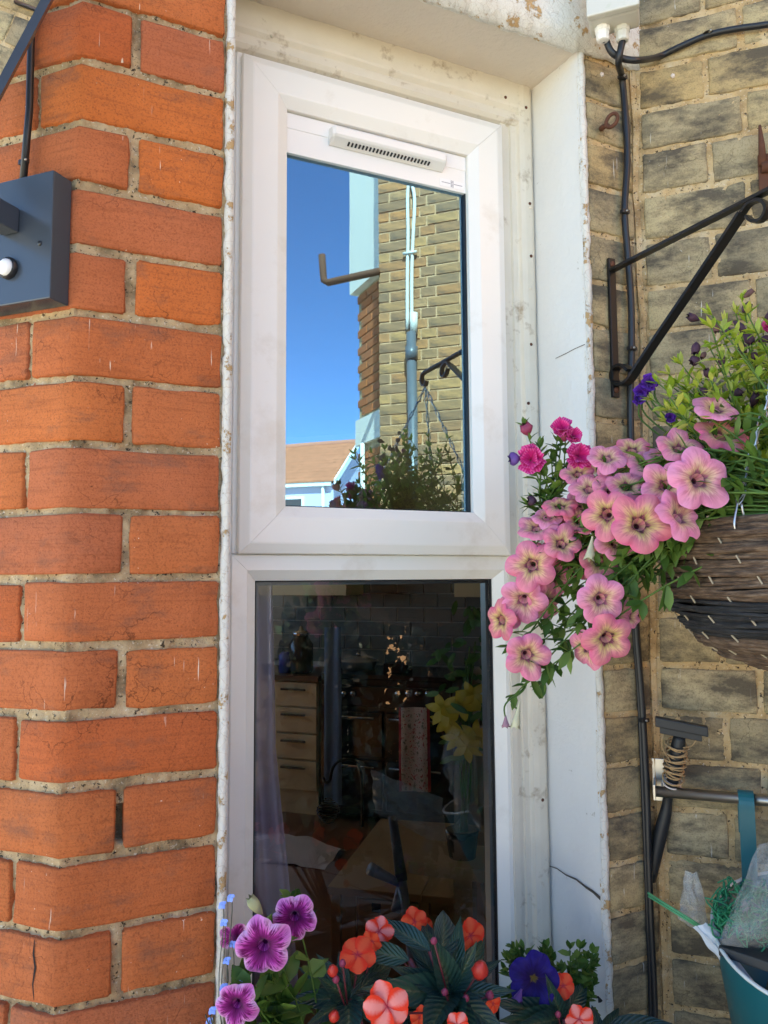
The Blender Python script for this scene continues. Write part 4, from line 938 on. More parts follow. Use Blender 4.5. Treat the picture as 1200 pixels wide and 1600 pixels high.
for k in range(2):
    m_=MB(); m_.tube([W(1012+k*1,1395+k*5,1.05),W(1100,1450+k*4,1.0)],.0016,8); o=m_.build('garden_stick',simple('green_stick',(.10,.36,.16),.5),None,True); tag(o,'%s of two thin green sticks poking from the bucket towards the cable'%('upper' if k==0 else 'lower'),'stick','green sticks in the bucket')
# ================================================================== plants
def petunia_mesh(name,seed,wave=.05,notch=.15,tube_d=.55,cup=.10):
    rnd=random.Random(seed); nA=60; vs_=[0,.05,.10,.14,.18,.24,.34,.48,.64,.80,.92,1.0]; ph=rnd.random()*6; lob=[rnd.uniform(.92,1.06) for _ in range(5)]; lift=[rnd.uniform(-.22,.16) for _ in range(5)]
    v=[];uv=[];f=[]
    for vv in vs_:
        for k in range(nA):
            th=2*math.pi*k/nA; s_=abs(math.sin(2.5*th)); li=int(th/(2*math.pi/5))%5
            Rr=(1-notch)+notch*s_**.8; Rr*=1+(lob[li]-1)*s_; Rr+=.012*noise.noise(Vector((th*4,seed,1)))
            w_=max(0,(vv-.2)/.8)
            r=vv*((1-w_)+Rr*w_) if vv>.18 else vv*.95
            z=-.20-tube_d*(1-min(1,vv/.20))**.8 if vv<.20 else -.20*(1-w_)**2.2+cup*math.sin(w_*1.9)+lift[li]*s_*w_*w_-.10*w_*(1-s_)**2-.16*w_**3
            z+=wave*w_*w_*(math.sin(th*10+ph)*.35+noise.noise(Vector((math.cos(th)*2.2,math.sin(th)*2.2,seed+vv)))) 
            v.append((r*math.cos(th),r*math.sin(th),z)); uv.append((k/nA,vv))
    for j in range(len(vs_)-1):
        for k in range(nA): f.append((j*nA+k,j*nA+(k+1)%nA,(j+1)*nA+(k+1)%nA,(j+1)*nA+k))
    b0=len(v)   # outside of the tube and calyx
    for (rr,zz) in ((.20,-.22),(.12,-.38),(.085,-.6),(.07,-.74),(.09,-.78),(.05,-.9),(.0,-.92)):
        for k in range(12): a=2*math.pi*k/12; v.append((rr*math.cos(a),rr*math.sin(a),zz)); uv.append((k/12,.55 if zz>-.65 else 2))
    mi=[0]*len(f)
    for j in range(6):
        for k in range(12): f.append((b0+j*12+k,b0+j*12+(k+1)%12,b0+(j+1)*12+(k+1)%12,b0+(j+1)*12+k)); mi.append(0 if j<3 else 1)
    return mesh(name,v,f,uv,True,mi)
def uvcoord(t): c=t.nodes.new('ShaderNodeTexCoord'); s=t.nodes.new('ShaderNodeSeparateXYZ'); t.links.new(c.outputs['UV'],s.inputs[0]); return c.outputs['UV'],s.outputs[0],s.outputs[1]
def finish_petal(M,t,p,l,col,tr=.35):
    l.new(col,p.inputs['Base Color']); p.inputs['Roughness'].default_value=.55; p.inputs['Specular IOR Level'].default_value=.25; p.inputs['Sheen Weight'].default_value=.15
    tb=N(t,'BsdfTranslucent'); l.new(col,tb.inputs[0]); mx=N(t,'MixShader'); mx.inputs[0].default_value=tr; l.new(p.outputs[0],mx.inputs[1]); l.new(tb.outputs[0],mx.inputs[2]); l.new(mx.outputs[0],t.nodes['Material Output'].inputs[0])
def petal_mat(name,stops,vein,veinamt,veinscale,vlo,vhi,vary=None,star=.16):
    M,t,p,n,l=nodes(name); uv,u,v=uvcoord(t)
    wob=math_(t,'ADD',v,math_(t,'MULTIPLY',math_(t,'SUBTRACT',noi(t,coords(t,(60,3,1),'UV'),1,3),.5),.16))
    wob=math_(t,'ADD',wob,math_(t,'MULTIPLY',math_(t,'COSINE',math_(t,'MULTIPLY',u,31.416)),math_(t,'MULTIPLY',v,star)))
    col=ramp(t,wob,stops).outputs[0]
    if vary:
        oi=t.nodes.new('ShaderNodeObjectInfo'); k=math_(t,'MULTIPLY',oi.outputs['Random'],math_(t,'MULTIPLY',v,.75)); col=mix(t,k,col,vary)
    mp=t.nodes.new('ShaderNodeMapping'); mp.inputs['Scale'].default_value=(veinscale,2.2,1); t.links.new(uv,mp.inputs[0]); nv=noi(t,mp.outputs[0],1,4,.6,.4)
    vm=ramp(t,nv,[(.46,(0,0,0)),(.56,(1,1,1))]).outputs[0]; fade=ramp(t,v,[(vlo,(1,1,1)),(vhi,(0,0,0))]).outputs[0]
    col=mix(t,math_(t,'MULTIPLY',math_(t,'MULTIPLY',vm,fade),veinamt),col,vein)
    bump(t,nv,.25,.0008,p); finish_petal(M,t,p,l,col); return M
M_pink=petal_mat('petunia_pink',[(.17,(.02,.006,.008)),(.24,(.10,.03,.025)),(.29,(.50,.40,.10)),(.42,(.80,.58,.24)),(.62,(.82,.30,.30)),(1,(.78,.15,.28))],(.50,.10,.18),.55,46,.6,1.15,(.92,.40,.66))
M_purp=petal_mat('petunia_purple',[(.08,(.03,.005,.03)),(.25,(.10,.0,.075)),(.5,(.36,.015,.27)),(.62,(.68,.10,.55)),(.85,(.82,.30,.74)),(1,(.86,.48,.82))],(.17,.0,.11),1.0,70,.72,1.05)
M_mag=petal_mat('petunia_magenta',[(.1,(.35,.0,.08)),(.5,(.62,.01,.20)),(.9,(.70,.03,.28)),(1,(.80,.15,.42))],(.4,.0,.12),.5,40,.6,1.1)
M_vio=petal_mat('petunia_violet',[(.1,(.03,.0,.06)),(.5,(.09,.01,.28)),(1,(.14,.03,.42))],(.03,.0,.12),.6,40,.6,1.1)
def leaf_mat(name,stops,rough=.5,tr=.3,midrib=None):
    M,t,p,n,l=nodes(name); uv,u,v=uvcoord(t); col=ramp(t,u,stops).outputs[0]
    col=mix(t,math_(t,'MULTIPLY',noi(t,coords(t),60,3),.4),col,(stops[0][1][0]*.5,stops[0][1][1]*.5,stops[0][1][2]*.5)); finish_petal(M,t,p,l,col,tr); p.inputs['Roughness'].default_value=rough; p.inputs['Sheen Weight'].default_value=0; p.inputs['Specular IOR Level'].default_value=.4; return M
M_lf=leaf_mat('petunia_leaf',[(0,(.06,.13,.02)),(.5,(.11,.21,.035)),(1,(.20,.30,.06))])
M_lfy=leaf_mat('petunia_leaf_pale',[(0,(.26,.40,.03)),(.5,(.46,.56,.07)),(1,(.68,.68,.18))],.5,.4)
M_lfd=leaf_mat('petunia_leaf_dark',[(0,(.03,.075,.015)),(.5,(.055,.115,.02)),(1,(.09,.16,.03))])
M_calyx=M_lf
for Mx in (M_pink,M_purp,M_mag,M_vio): pass
def variants(kind,mat,n,**kw):
    out=[]
    for k in range(n):
        me=petunia_mesh('flower',hash((kind,k))%97 if False else len(kind)*7+k*13,**kw); me.materials.append(mat); me.materials.append(M_lf); out.append(me)
    return out
V_pink=variants('pink',M_pink,6,wave=.10,notch=.25); V_purp=variants('purple',M_purp,3,wave=.12,notch=.22); 
def place(me,par,name,P,nrm,diam,roll=None,sc=1):
    o=bpy.data.objects.new(name,me); COL.objects.link(o); o.parent=par
    q=nrm.to_track_quat('Z','Y').to_matrix().to_4x4()@Matrix.Rotation(random.random()*6.28 if roll is None else roll,4,'Z')@Matrix.Scale(diam/2,4)
    q.translation=P-par.location; o.matrix_parent_inverse=Matrix.Identity(4); o.matrix_local=q; return o
def leaf(m_,base,dirv,L,w,curl=0,n=3,up=None,col=None,fold=.25):
    dirv=dirv.normalized(); up=up or Vector((random.uniform(-.5,.5),random.uniform(-.7,.2),1))
    side=dirv.cross(up); side=side.normalized() if side.length>1e-4 else dirv.orthogonal().normalized(); un=side.cross(dirv).normalized()
    c_=random.random() if col is None else col; v=[];uv=[]
    for i in range(n+1):
        t=i/n; q=base+dirv*L*t+un*curl*L*t*t; ww=w*max(.04,math.sin(math.pi*(.06+.93*t))**.75); v+=[q-side*ww+un*ww*fold,q,q+side*ww+un*ww*fold]; uv+=[(c_,t)]*3
    f=[]
    for i in range(n): a=i*3; f+=[(a,a+1,a+4,a+3),(a+1,a+2,a+5,a+4)]
    m_.add(v,f,uv)
def shoot(ml,ms,pts,L,w,start=.3,dens=.010,rad=.0014,spread=1.0):
    P=spline(pts,6); ms.tube(P,[rad*(1-.5*i/len(P)) for i in range(len(P))],5)
    tot=sum((P[i+1]-P[i]).length for i in range(len(P)-1)); acc=0;nx=tot*start
    for i in range(len(P)-1):
        seg=(P[i+1]-P[i]); acc+=seg.length
        while acc>nx:
            nx+=dens*random.uniform(.6,1.4); T=seg.normalized(); a=random.random()*6.28; s1=T.orthogonal().normalized(); s2_=T.cross(s1)
            dv=(s1*math.cos(a)+s2_*math.sin(a))*spread+T*random.uniform(.2,.8); leaf(ml,P[i],dv,L*random.uniform(.6,1.2),w*random.uniform(.7,1.2),random.uniform(-.4,.15))
    for k in range(5):
        T=(P[-1]-P[-2]).normalized(); a=random.random()*6.28; s1=T.orthogonal().normalized(); leaf(ml,P[-1],T+(s1*math.cos(a)+T.cross(s1)*math.sin(a))*.7,L*random.uniform(.5,.9),w*.8,random.uniform(-.2,.3))
# ---- hanging basket
BX,BY,BZ=XB,EY,1.600
bas=thing('hanging_basket','round brown wicker hanging basket with black bands, hung on chains','basket',(BX,BY,1.44))
prof=[(.186,.0),(.187,-.02),(.185,-.045),(.181,-.07),(.172,-.095),(.155,-.118),(.128,-.137),(.09,-.15),(.04,-.157)]
def prad(t):
    x=t*(len(prof)-1); i=min(int(x),len(prof)-2); q=x-i; return prof[i][0]*(1-q)+prof[i+1][0]*q, prof[i][1]*(1-q)+prof[i+1][1]*q
def wick(name,c1,c2,c3):
    M,t,p,n,l=nodes(name); uv=coords(t,(26,1,1),'UV'); k=noi(t,coords(t,(1,1,6)),55,5,.65); oi=t.nodes.new('ShaderNodeObjectInfo')
    c=ramp(t,k,[(.3,c1),(.5,c2),(.75,c3)]).outputs[0]; l.new(c,p.inputs['Base Color']); p.inputs['Roughness'].default_value=.75; bump(t,noi(t,coords(t,(1,1,9)),90,5,.7),.9,.003,p); return M
M_wick=wick('wicker_brown',(.035,.02,.012),(.11,.065,.038),(.26,.18,.12)); M_wickb=wick('wicker_black',(.006,.006,.007),(.018,.018,.02),(.05,.05,.055)); M_stitch=simple('cane_stitch',(.38,.31,.21),.6)
nb=10
for b in range(nb):
    mat=M_wickb if b in (4,5) else M_wick
    m_=MB()
    for s_ in range(7):
        rr=random.Random(b*10+s_); ph=rr.random()*9
        pts=[];rad=[]
        for q in range(56):
            a=q*2*math.pi/56; t=(b+.5+ (s_-3)/7*1.0+.17*noise.noise(Vector((math.cos(a)*2.4,math.sin(a)*2.4,ph))))/nb; t=min(max(t,0),.999); r,z=prad(t); r+=.001+.0055*noise.noise(Vector((math.cos(a)*3.5,math.sin(a)*3.5,ph+5)))+.0055*(1-((s_-3)/3.3)**2)
            pts.append((BX+r*math.cos(a),BY+r*math.sin(a),BZ+z)); rad.append(.0025+.0013*noise.noise(Vector((a*3,ph,2))))
        m_.tube(pts,rad,5,True)
    o=m_.build('wicker_band',mat,bas,True); o['kind']='stuff'
sm=None
for b in range(nb-1):
    for k in range(22):
        a=(k+(.35*b)%1)*2*math.pi/22; 
        if not (1.9<a%6.283<5.2): continue
        r0_,z0_=prad((b+.80)/nb); r1_,z1_=prad((b+1.18)/nb); m_=MB(); m_.tube([(BX+(r0_+.0068)*math.cos(a),BY+(r0_+.0068)*math.sin(a),BZ+z0_),(BX+(r1_+.0068)*math.cos(a+.02),BY+(r1_+.0068)*math.sin(a+.02),BZ+z1_)],.0009,5); m_.build('stitch',M_stitch,bas)
m_=MB(); m_.tube([(BX+.186*math.cos(q*math.pi/24),BY+.186*math.sin(q*math.pi/24),BZ+.003) for q in range(48)],.0048,8,True); m_.build('rim',M_wick,bas,True)
m_=MB(); m_.lathe([(.178,-.012),(.172,-.07),(.12,-.13),(.0001,-.148)],(BX,BY,BZ),32); m_.build('liner',M_gasket,bas,True)
m_=MB(); m_.lathe([(.178,-.016),(.12,-.004),(.0001,.006)],(BX,BY,BZ),32); m_.build('compost',simple('compost',(.03,.02,.014),.95,0,.5,60,1,90,.01),bas,True)
hook=Vector((BX,EY,EZ-.034)); 
def chain(A,B,step=.021):
    m_=MB(); d=(B-A); n=int(d.length/step); T=d.normalized(); s1=T.orthogonal().normalized(); s2_=T.cross(s1)
    for i in range(n):
        c_=A+d*((i+.5)/n); x=(s1 if i%2 else s2_); h=d.length/n*.60
        m_.tube([c_+x*.0034*math.cos(q)+T*h*math.sin(q) for q in [k*math.pi/5 for k in range(10)]],.0009,5,True)
        y=(s2_ if i%2 else s1); m_.tube([c_+T*h*.9*math.cos(q)*1+ (y*math.cos(q*3)+x*math.sin(q*3))*.0022 for q in [k*math.pi/6 for k in range(7)]],.0009,5)
    return m_
for th in (186,306,66):
    a=R(th); rimP=Vector((BX+.187*math.cos(a),BY+.187*math.sin(a),BZ+.0)); c_=chain(hook,rimP+Vector((0,0,.02))).build('chain',M_chain,bas,True); c_['kind']='stuff'
    m_=MB(); m_.tube(spline([rimP+Vector((0,0,.024)),rimP+Vector((math.cos(a)*.008,math.sin(a)*.008,.0)),rimP+Vector((math.cos(a)*.003,math.sin(a)*.003,-.008)),rimP+Vector((-math.cos(a)*.008,-math.sin(a)*.008,-.002)),rimP+Vector((-math.cos(a)*.004,-math.sin(a)*.004,.02))],5),.0013,6); m_.build('chain_hook',M_chain,bas,True)
# ---- pink trailing petunia
pk=thing('petunia_plant','trailing petunia with many pink flowers and yellow throats spilling from the basket','petunia',(BX-.12,BY,BZ))
F=[(1120,636,72,.80,.05,.72),(1128,676,82,.80,.10,.70),(1063,697,72,.80,-.05,.70),(1095,748,96,.74,.05,.12),(1040,757,74,.775,-.35,.25),(980,757,64,.81,-.05,.62),(948,713,62,.84,-.1,.68),
(1002,817,96,.75,.0,.25),(948,803,78,.785,-.45,.1),(1065,805,84,.74,.45,.55),(920,762,58,.84,-.25,.6),(875,788,56,.86,-.1,.85),(855,806,50,.87,-.2,.8),(838,822,62,.865,-.25,.8),
(878,848,60,.84,.0,.45),(830,884,76,.855,-.35,-.05),(818,940,72,.87,-.25,-.35),(855,942,66,.88,.45,-.3),(940,937,76,.80,.0,-.05),(951,1000,82,.80,.1,-.25),(825,1025,72,.84,.1,-.1),
(780,970,60,.88,-.8,-.1),(938,876,66,.85,.1,.1),(985,965,50,.86,.5,-.2),(1012,722,66,.83,-.15,.7),(915,1015,62,.83,-.75,-.25),(905,812,50,.855,.1,.5),(955,770,60,.83,-.3,.5),(800,955,50,.89,-.5,-.2),(988,700,62,.85,-.1,.72),(1038,716,64,.83,.1,.7),(966,738,60,.845,-.1,.6),(903,738,54,.87,-.2,.7),(1078,722,62,.82,.2,.6),(900,790,56,.87,-.1,.7),(895,822,54,.87,-.2,.55),(962,846,62,.83,.1,.3),(868,900,60,.885,.1,.1),(902,880,58,.88,.0,.2),(962,962,60,.845,.2,-.2),(1030,790,66,.79,.1,.45),(848,870,54,.885,-.3,.3)]
ml=MB(); ms=MB(); roots=[]
for i,(px,py_,D,dep,nx,ny) in enumerate(F):
    P=W(px,py_,dep); nz=math.sqrt(max(.05,1-nx*nx-ny*ny)); nrm=camdir(nx,ny,nz); diam=D/FPX*dep*1.08
    place(V_pink[i%6],pk,'flower',P,nrm,diam,random.random()*6.28)
    back=P-nrm*diam*.40; rim=Vector((BX-.15+random.uniform(-.02,.04),BY-.02+random.uniform(-.10,.08),BZ+.02))
    mid=(back*.55+rim*.45)+Vector((0,0,.03+.02*random.random()))
    shoot(ml,ms,[rim,mid,back-nrm*.012,back],.021,.0042,.25,.008)
for (px,py_,dep) in [(870,900,.88),(880,930,.89),(900,960,.87),(870,985,.89),(890,1000,.88),(905,900,.87),(960,895,.84),(975,870,.82),(850,1000,.9),(990,900,.84),(1000,880,.83),(970,930,.86),(820,1070,.86),(805,1085,.86),(850,1065,.86),(800,1010,.88),(890,870,.87),(1010,860,.80),(1030,840,.79),(985,850,.80),(860,860,.88),(1000,920,.86)]:
    P=W(px,py_,dep); rim=Vector((BX-.15+random.uniform(-.02,.04),BY+random.uniform(-.08,.08),BZ+.01)); shoot(ml,ms,[rim,(rim+P)*.5+Vector((0,0,.02)),P],.024,.005,.3,.0062)
ms.tube(spline([W(825,1045,.86),W(820,1075,.86),W(800,1095,.86),W(812,1112,.86)],5),.0012,5); ms.tube(spline([W(820,1075,.86),W(790,1100,.86),W(790,1125,.86)],5),.001,5)
part('foliage',mesh('foliage',ml.v,ml.f,ml.uv,True),M_lf,pk)['kind']='stuff'
part('stems',mesh('stems',ms.v,ms.f,ms.uv,True),M_lf,pk)['kind']='stuff'
M_wilt=simple('wilted_petal',(.50,.47,.30),.7,0,.2,80,.5,100,.002)
def wilt(par,P,d,L,w,mat,name='wilted_flower'):
    rnd_=name in('bud','dried_head')
    px0_=random.random()*30; m_=MB(); d=d.normalized(); s1=d.orthogonal().normalized(); s2_=d.cross(s1); v=[];n=10
    for i in range(7):
        t=i/6
        for k in range(n):
            a=2*math.pi*k/n; r=w*((.3+.9*math.sin(math.pi*min(.8,t*.85))) if rnd_ else (.22+1.1*t**1.3))*(1+(.35*math.sin(a*2.5+1)**3+(.25*noise.noise(Vector((a*2,t*4,px0_))) if rnd_ else 0))*t); 
            if i==6: r*=.45+.7*math.sin(a*2.5)**2
            v.append(P+d*L*(t+.1*t*math.sin(a*2.5)**2)+(s1*math.cos(a)+s2_*math.sin(a))*r)
    m_.add(v,[(i*n+k,i*n+(k+1)%n,(i+1)*n+(k+1)%n,(i+1)*n+k) for i in range(6) for k in range(n)]); m_.build(name,mat,par,True)
wilt(pk,W(812,1096,.86),camdir(-.2,-1,.1),.028,.0045,M_wilt); wilt(pk,W(926,838,.80),camdir(-.25,-1,.3),.024,.0045,M_wilt); wilt(pk,W(790,1118,.86),camdir(0,-1,.0),.012,.004,simple('wilted_mauve',(.3,.16,.2),.8))
# ---- magenta double petunia
mg=thing('petunia_plant','upright shoots with small ruffled magenta double flowers left of the pink petunias','petunia',(BX-.16,BY,BZ))
def double(par,P,nrm,diam,mat):
    m_=MB(); s1=nrm.orthogonal().normalized(); s2_=nrm.cross(s1)
    for k in range(18):
        a=k*2.4; el=.15+.75*(k/18); dv=((s1*math.cos(a)+s2_*math.sin(a))*(1-el*.7)+nrm*el*.7).normalized(); n=5; v=[];uv=[]; side=dv.cross(nrm); side=side.normalized() if side.length>1e-3 else s1; up=side.cross(dv)
        L=diam*.5*random.uniform(.75,1.1); wd=L*.55
        for i in range(n+1):
            t=i/n
            for j in (-1,-.5,0,.5,1): v.append(P+dv*L*t+side*wd*j*(t**.6)*(1-.25*(t>.9)*abs(j))+up*L*(.18*noise.noise(Vector((j*2.5,t*3,k)))*t)+nrm*L*.12*t); uv.append((j*.5+.5,.3+.7*t))
        f=[(i*5+j,i*5+j+1,i*5+j+6,i*5+j+5) for i in range(n) for j in range(4)]; m_.add(v,f,uv)
    me=mesh('flower',m_.v,m_.f,m_.uv,True); return part('flower',me,mat,par)
ml=MB();ms=MB()
for (px,py_,D,dep,nx,ny) in [(830,718,46,.90,-.35,.1),(903,713,46,.88,.1,.1),(878,672,36,.90,-.2,.5),(893,682,28,.89,.4,.3)]:
    P=W(px,py_,dep); nrm=camdir(nx,ny,.9); double(mg,P,nrm,D/FPX*dep,M_mag); b_=P-nrm*.012; rim=Vector((BX-.16,BY+.03,BZ+.02)); shoot(ml,ms,[rim,W(870,800,.90),W(px*.6+860*.4,750,.90),b_],.020,.0045,.45,.0065)
for (px,py_) in ((820,668),(843,700),(870,690),(850,745),(885,735),(862,720),(845,775),(830,790),(875,760)): P=W(px,py_,.905); shoot(ml,ms,[Vector((BX-.16,BY+.03,BZ+.02)),W(868,810,.905),W((px+866)/2,(py_+790)/2,.905),P],.019,.0043,.5,.0065)
part('foliage',mesh('foliage',ml.v,ml.f,ml.uv,True),M_lf,mg)['kind']='stuff'; part('stems',mesh('stems',ms.v,ms.f,ms.uv,True),M_lf,mg)['kind']='stuff'
M_budm=simple('bud_maroon',(.25,.03,.08),.6,0,.2,60); M_budd=simple('bud_dark',(.045,.015,.035),.7,0,.3,60); M_budb=simple('bud_brown',(.11,.05,.045),.8,0,.4,80); M_budv=simple('bud_violet',(.10,.04,.22),.6)
wilt(mg,W(826,680,.90),camdir(-.4,.8,.3),.014,.006,M_budm,'bud'); wilt(mg,W(812,716,.90),camdir(-.9,-.1,.2),.012,.0065,M_budv,'bud'); wilt(mg,W(838,783,.90),camdir(-.9,.1,.2),.010,.005,M_budd,'bud'); wilt(mg,W(882,690,.90),camdir(0,.8,.2),.012,.005,M_budm,'bud')
# ---- pale leafy plant with dark seed heads, violet flowers
pl=thing('petunia_plant','pale green leafy plant with dark dried flower heads at the back of the basket','petunia',(BX,BY,BZ))
ml=MB();ms=MB();mly=MB()
for k in range(120):
    px=random.uniform(1040,1330); top=(560 if px<1085 else 480+abs(px-1150)*.25); py_=random.uniform(top,800); dep=random.uniform(.78,.96); P=W(px,py_,dep)
    if px<1090 and py_<600: continue
    base=Vector((BX+random.uniform(-.12,.10),BY+random.uniform(-.08,.10),BZ)); tgt=mly if random.random()<(.9 if py_<680 else .6) else ml
    shoot(tgt,ms,[base,(base+P)*.5+Vector((random.uniform(-.02,.02),0,.01)),P],.021,.0036,.35,.0062)
for (px,py_) in ((1030,600),(1045,585),(1060,600),(1020,625),(1050,640),(1075,610),(1040,660),(1065,570),(1160,470),(1150,490),(1165,520),(1190,600),(1110,545),(1130,560),(1090,560),(1120,590),(1150,560),(1175,540)):
    P=W(px,py_,.88); base=Vector((BX-.05,BY+.04,BZ)); shoot(mly,ms,[base,(base+P)*.5+Vector((0,0,.02)),P],.019,.0036,.55,.005)
part('foliage',mesh('foliage',ml.v,ml.f,ml.uv,True),M_lf,pl)['kind']='stuff'; part('pale_foliage',mesh('pale_foliage',mly.v,mly.f,mly.uv,True),M_lfy,pl)['kind']='stuff'; part('stems',mesh('stems',ms.v,ms.f,ms.uv,True),M_lf,pl)['kind']='stuff'
for (px,py_,dx,dy) in [(1092,500,-.8,.2),(1120,505,-.2,-1),(1132,508,.1,-1),(1146,502,.5,-.6),(1160,488,.2,.3),(1162,520,.3,-.6),(1162,465,.6,.5),(1088,535,-.2,-.6),(1102,550,-.4,-.5),(1125,553,.1,-1),(1092,560,-.8,-.4),(1155,535,.2,-.8),(1185,533,.6,.1),(1176,548,.1,-.9),(1108,590,-.3,.4),(1105,610,-.6,-.2),(1138,606,.4,-.3),(1180,652,.1,-.4),(1175,635,0,.4),(1195,505,.2,.6)]:
    wilt(pl,W(px,py_,.865),camdir(dx,dy,.3),random.uniform(.010,.017),random.uniform(.0028,.0045),random.choice((M_budd,M_budd,M_budb)),'dried_head')
vp=thing('petunia_plant','small violet ruffled flowers beside the bracket brace','petunia',(BX-.06,BY,BZ))
ms=MB()
for (px,py_,D,dep) in [(1002,615,24,.90),(1014,600,26,.89),(1021,598,16,.89),(997,624,20,.90),(1008,604,20,.895),(1048,653,16,.88),(1198,512,20,.86)]:
    double(vp,W(px,py_,dep),camdir(random.uniform(-.4,.4),.2,.9),D/FPX*dep*1.1,M_vio if px<1150 else M_mag); ms.tube(spline([W(px,py_+3,dep+.005),W(px+25,py_+50,dep),Vector((BX-.06,BY,BZ))],5),.0011,5)
part('stems',mesh('stems',ms.v,ms.f,ms.uv,True),M_lf,vp)['kind']='stuff'
# ================================================================== sill plants in a trough (rims below the picture)
M_ter=simple('trough_plastic',(.05,.035,.03),.5)
trg=thing('window_box','long dark window box on the sill carrying the flowers, below the frame','window box',(.45,-.095,.70))
m_=MB()
for (x0,x1,y0,y1) in ((.17,.70,-.165,-.158),(.17,.70,-.012,-.005),(.17,.177,-.158,-.012),(.693,.70,-.158,-.012)): m_.box((x0,y0,.701),(x1,y1,.915))
for k,(x0,x1,y0,y1) in enumerate(((.17,.70,-.165,-.158),(.17,.70,-.012,-.005),(.17,.177,-.158,-.012),(.693,.70,-.158,-.012))):
    q=MB(); q.box((x0,y0,.701),(x1,y1,.915)); q.build('side',M_ter,trg)
q=MB(); q.box((.178,-.157,.702),(.692,-.013,.895)); q.build('compost',simple('compost_box',(.03,.02,.014),.95),trg)
SY=-.10
def S(px,py_,y=SY): return onY(px,py_,y)
# purple veined petunia
pu=thing('petunia_plant','purple veined petunias in front of the lower left frame','petunia',S(420,1720,SY))
ml=MB();ms=MB()
pr0=Vector((.262,SY,.925))
for (px,py_,D,y,nx,ny) in [(410,1482,90,-.13,-.05,.05),(460,1436,74,-.11,.1,.0),(368,1572,70,-.14,-.1,.1)]:
    P=S(px,py_,y); dep=(P-CAM).dot(Fv); nrm=camdir(nx,ny,.97); place(V_purp[len(ml.v)%3],pu,'flower',P,nrm,D/FPX*dep*1.04); b_=P-nrm*.03; shoot(ml,ms,[pr0,pr0*.5+b_*.5+Vector((.01,0,.02)),b_],.030,.010,.3,.012)
P=S(366,1462,-.06); place(V_purp[2],pu,'flower',P,camdir(-.3,.3,-.85),.035)
for (px,py_) in ((420,1545),(430,1560),(445,1570),(410,1580),(425,1590),(385,1530),(400,1600),(430,1600),(440,1540)): shoot(ml,ms,[pr0,pr0*.5+S(px,py_)*.5,S(px,py_)],.028,.010,.45,.012)
part('foliage',mesh('foliage',ml.v,ml.f,ml.uv,True),M_lf,pu)['kind']='stuff'; part('stems',mesh('stems',ms.v,ms.f,ms.uv,True),M_lf,pu)['kind']='stuff'
wilt(pu,S(409,1428,-.11),camdir(-.5,.8,.2),.022,.0045,simple('bud_green',(.32,.33,.18),.6),'bud')
# blue lobelia
lo_=thing('lobelia_plant','sky blue lobelia on wiry stems against the lower left brick edge','lobelia',(.20,-.10,.925))
M_lob=simple('lobelia_blue',(.22,.36,.93),.6); ms=MB()
for (px,py_) in [(360,1397),(355,1440),(362,1480),(343,1542),(332,1590),(375,1535),(338,1585),(352,1415),(368,1530),(348,1548),(358,1508)]:
    px+=random.uniform(-7,7); P=S(px,py_+random.uniform(-8,8),-.105+random.uniform(-.02,.02)); m_=MB()
    for k in range(5):
        a=k*1.2566+random.random()*.4; ax=camdir(random.uniform(-.3,.3),.2,1); s1=ax.orthogonal().normalized(); dv=(s1*math.cos(a)+ax.cross(s1)*math.sin(a)); m_.add(*petal_strip(P,dv,dv.cross(ax).normalized(),.0050 if k<3 else .0030,.0020,.1))
    m_.build('flower',M_lob,lo_,True); ms.tube(spline([Vector((.20,-.10,.925)),S(px+random.uniform(-4,4),1600,-.10),S(px+3,py_+25,-.10),P],5),.0006,4)
part('stems',mesh('stems',ms.v,ms.f,ms.uv,True),simple('lobelia_stem',(.10,.10,.07),.7),lo_)['kind']='stuff'
# impatiens
def imp_leaf_mat():
    M,t,p,n,l=nodes('impatiens_leaf'); uv,u,v=uvcoord(t); a=math_(t,'ABSOLUTE',math_(t,'SUBTRACT',u,.5)); oi=t.nodes.new('ShaderNodeObjectInfo')
    base=ramp(t,oi.outputs['Random'],[(0,(.012,.042,.040)),(.6,(.018,.058,.048)),(1,(.035,.08,.035))]).outputs[0]
    wv=math_(t,'SINE',math_(t,'SUBTRACT',math_(t,'MULTIPLY',v,62),math_(t,'MULTIPLY',a,34))); vein=ramp(t,wv,[(.75,(0,0,0)),(1,(1,1,1))]).outputs[0]
    col=mix(t,math_(t,'MULTIPLY',vein,.16),base,(.10,.17,.12)); rib=ramp(t,a,[(.0,(1,1,1)),(.05,(0,0,0))]).outputs[0]; col=mix(t,math_(t,'MULTIPLY',rib,.8),col,(.22,.16,.10))
    col=mix(t,math_(t,'MULTIPLY',ramp(t,a,[(.0,(1,1,1)),(.22,(0,0,0))]).outputs[0],.35),col,(.12,.20,.06)); col=mix(t,math_(t,'MULTIPLY',noi(t,coords(t),70,3),.5),col,(.01,.03,.028))
    l.new(col,p.inputs['Base Color']); p.inputs['Roughness'].default_value=.36; p.inputs['Specular IOR Level'].default_value=.55; bump(t,wv,.5,.0012,p); return M
M_imp=imp_leaf_mat()
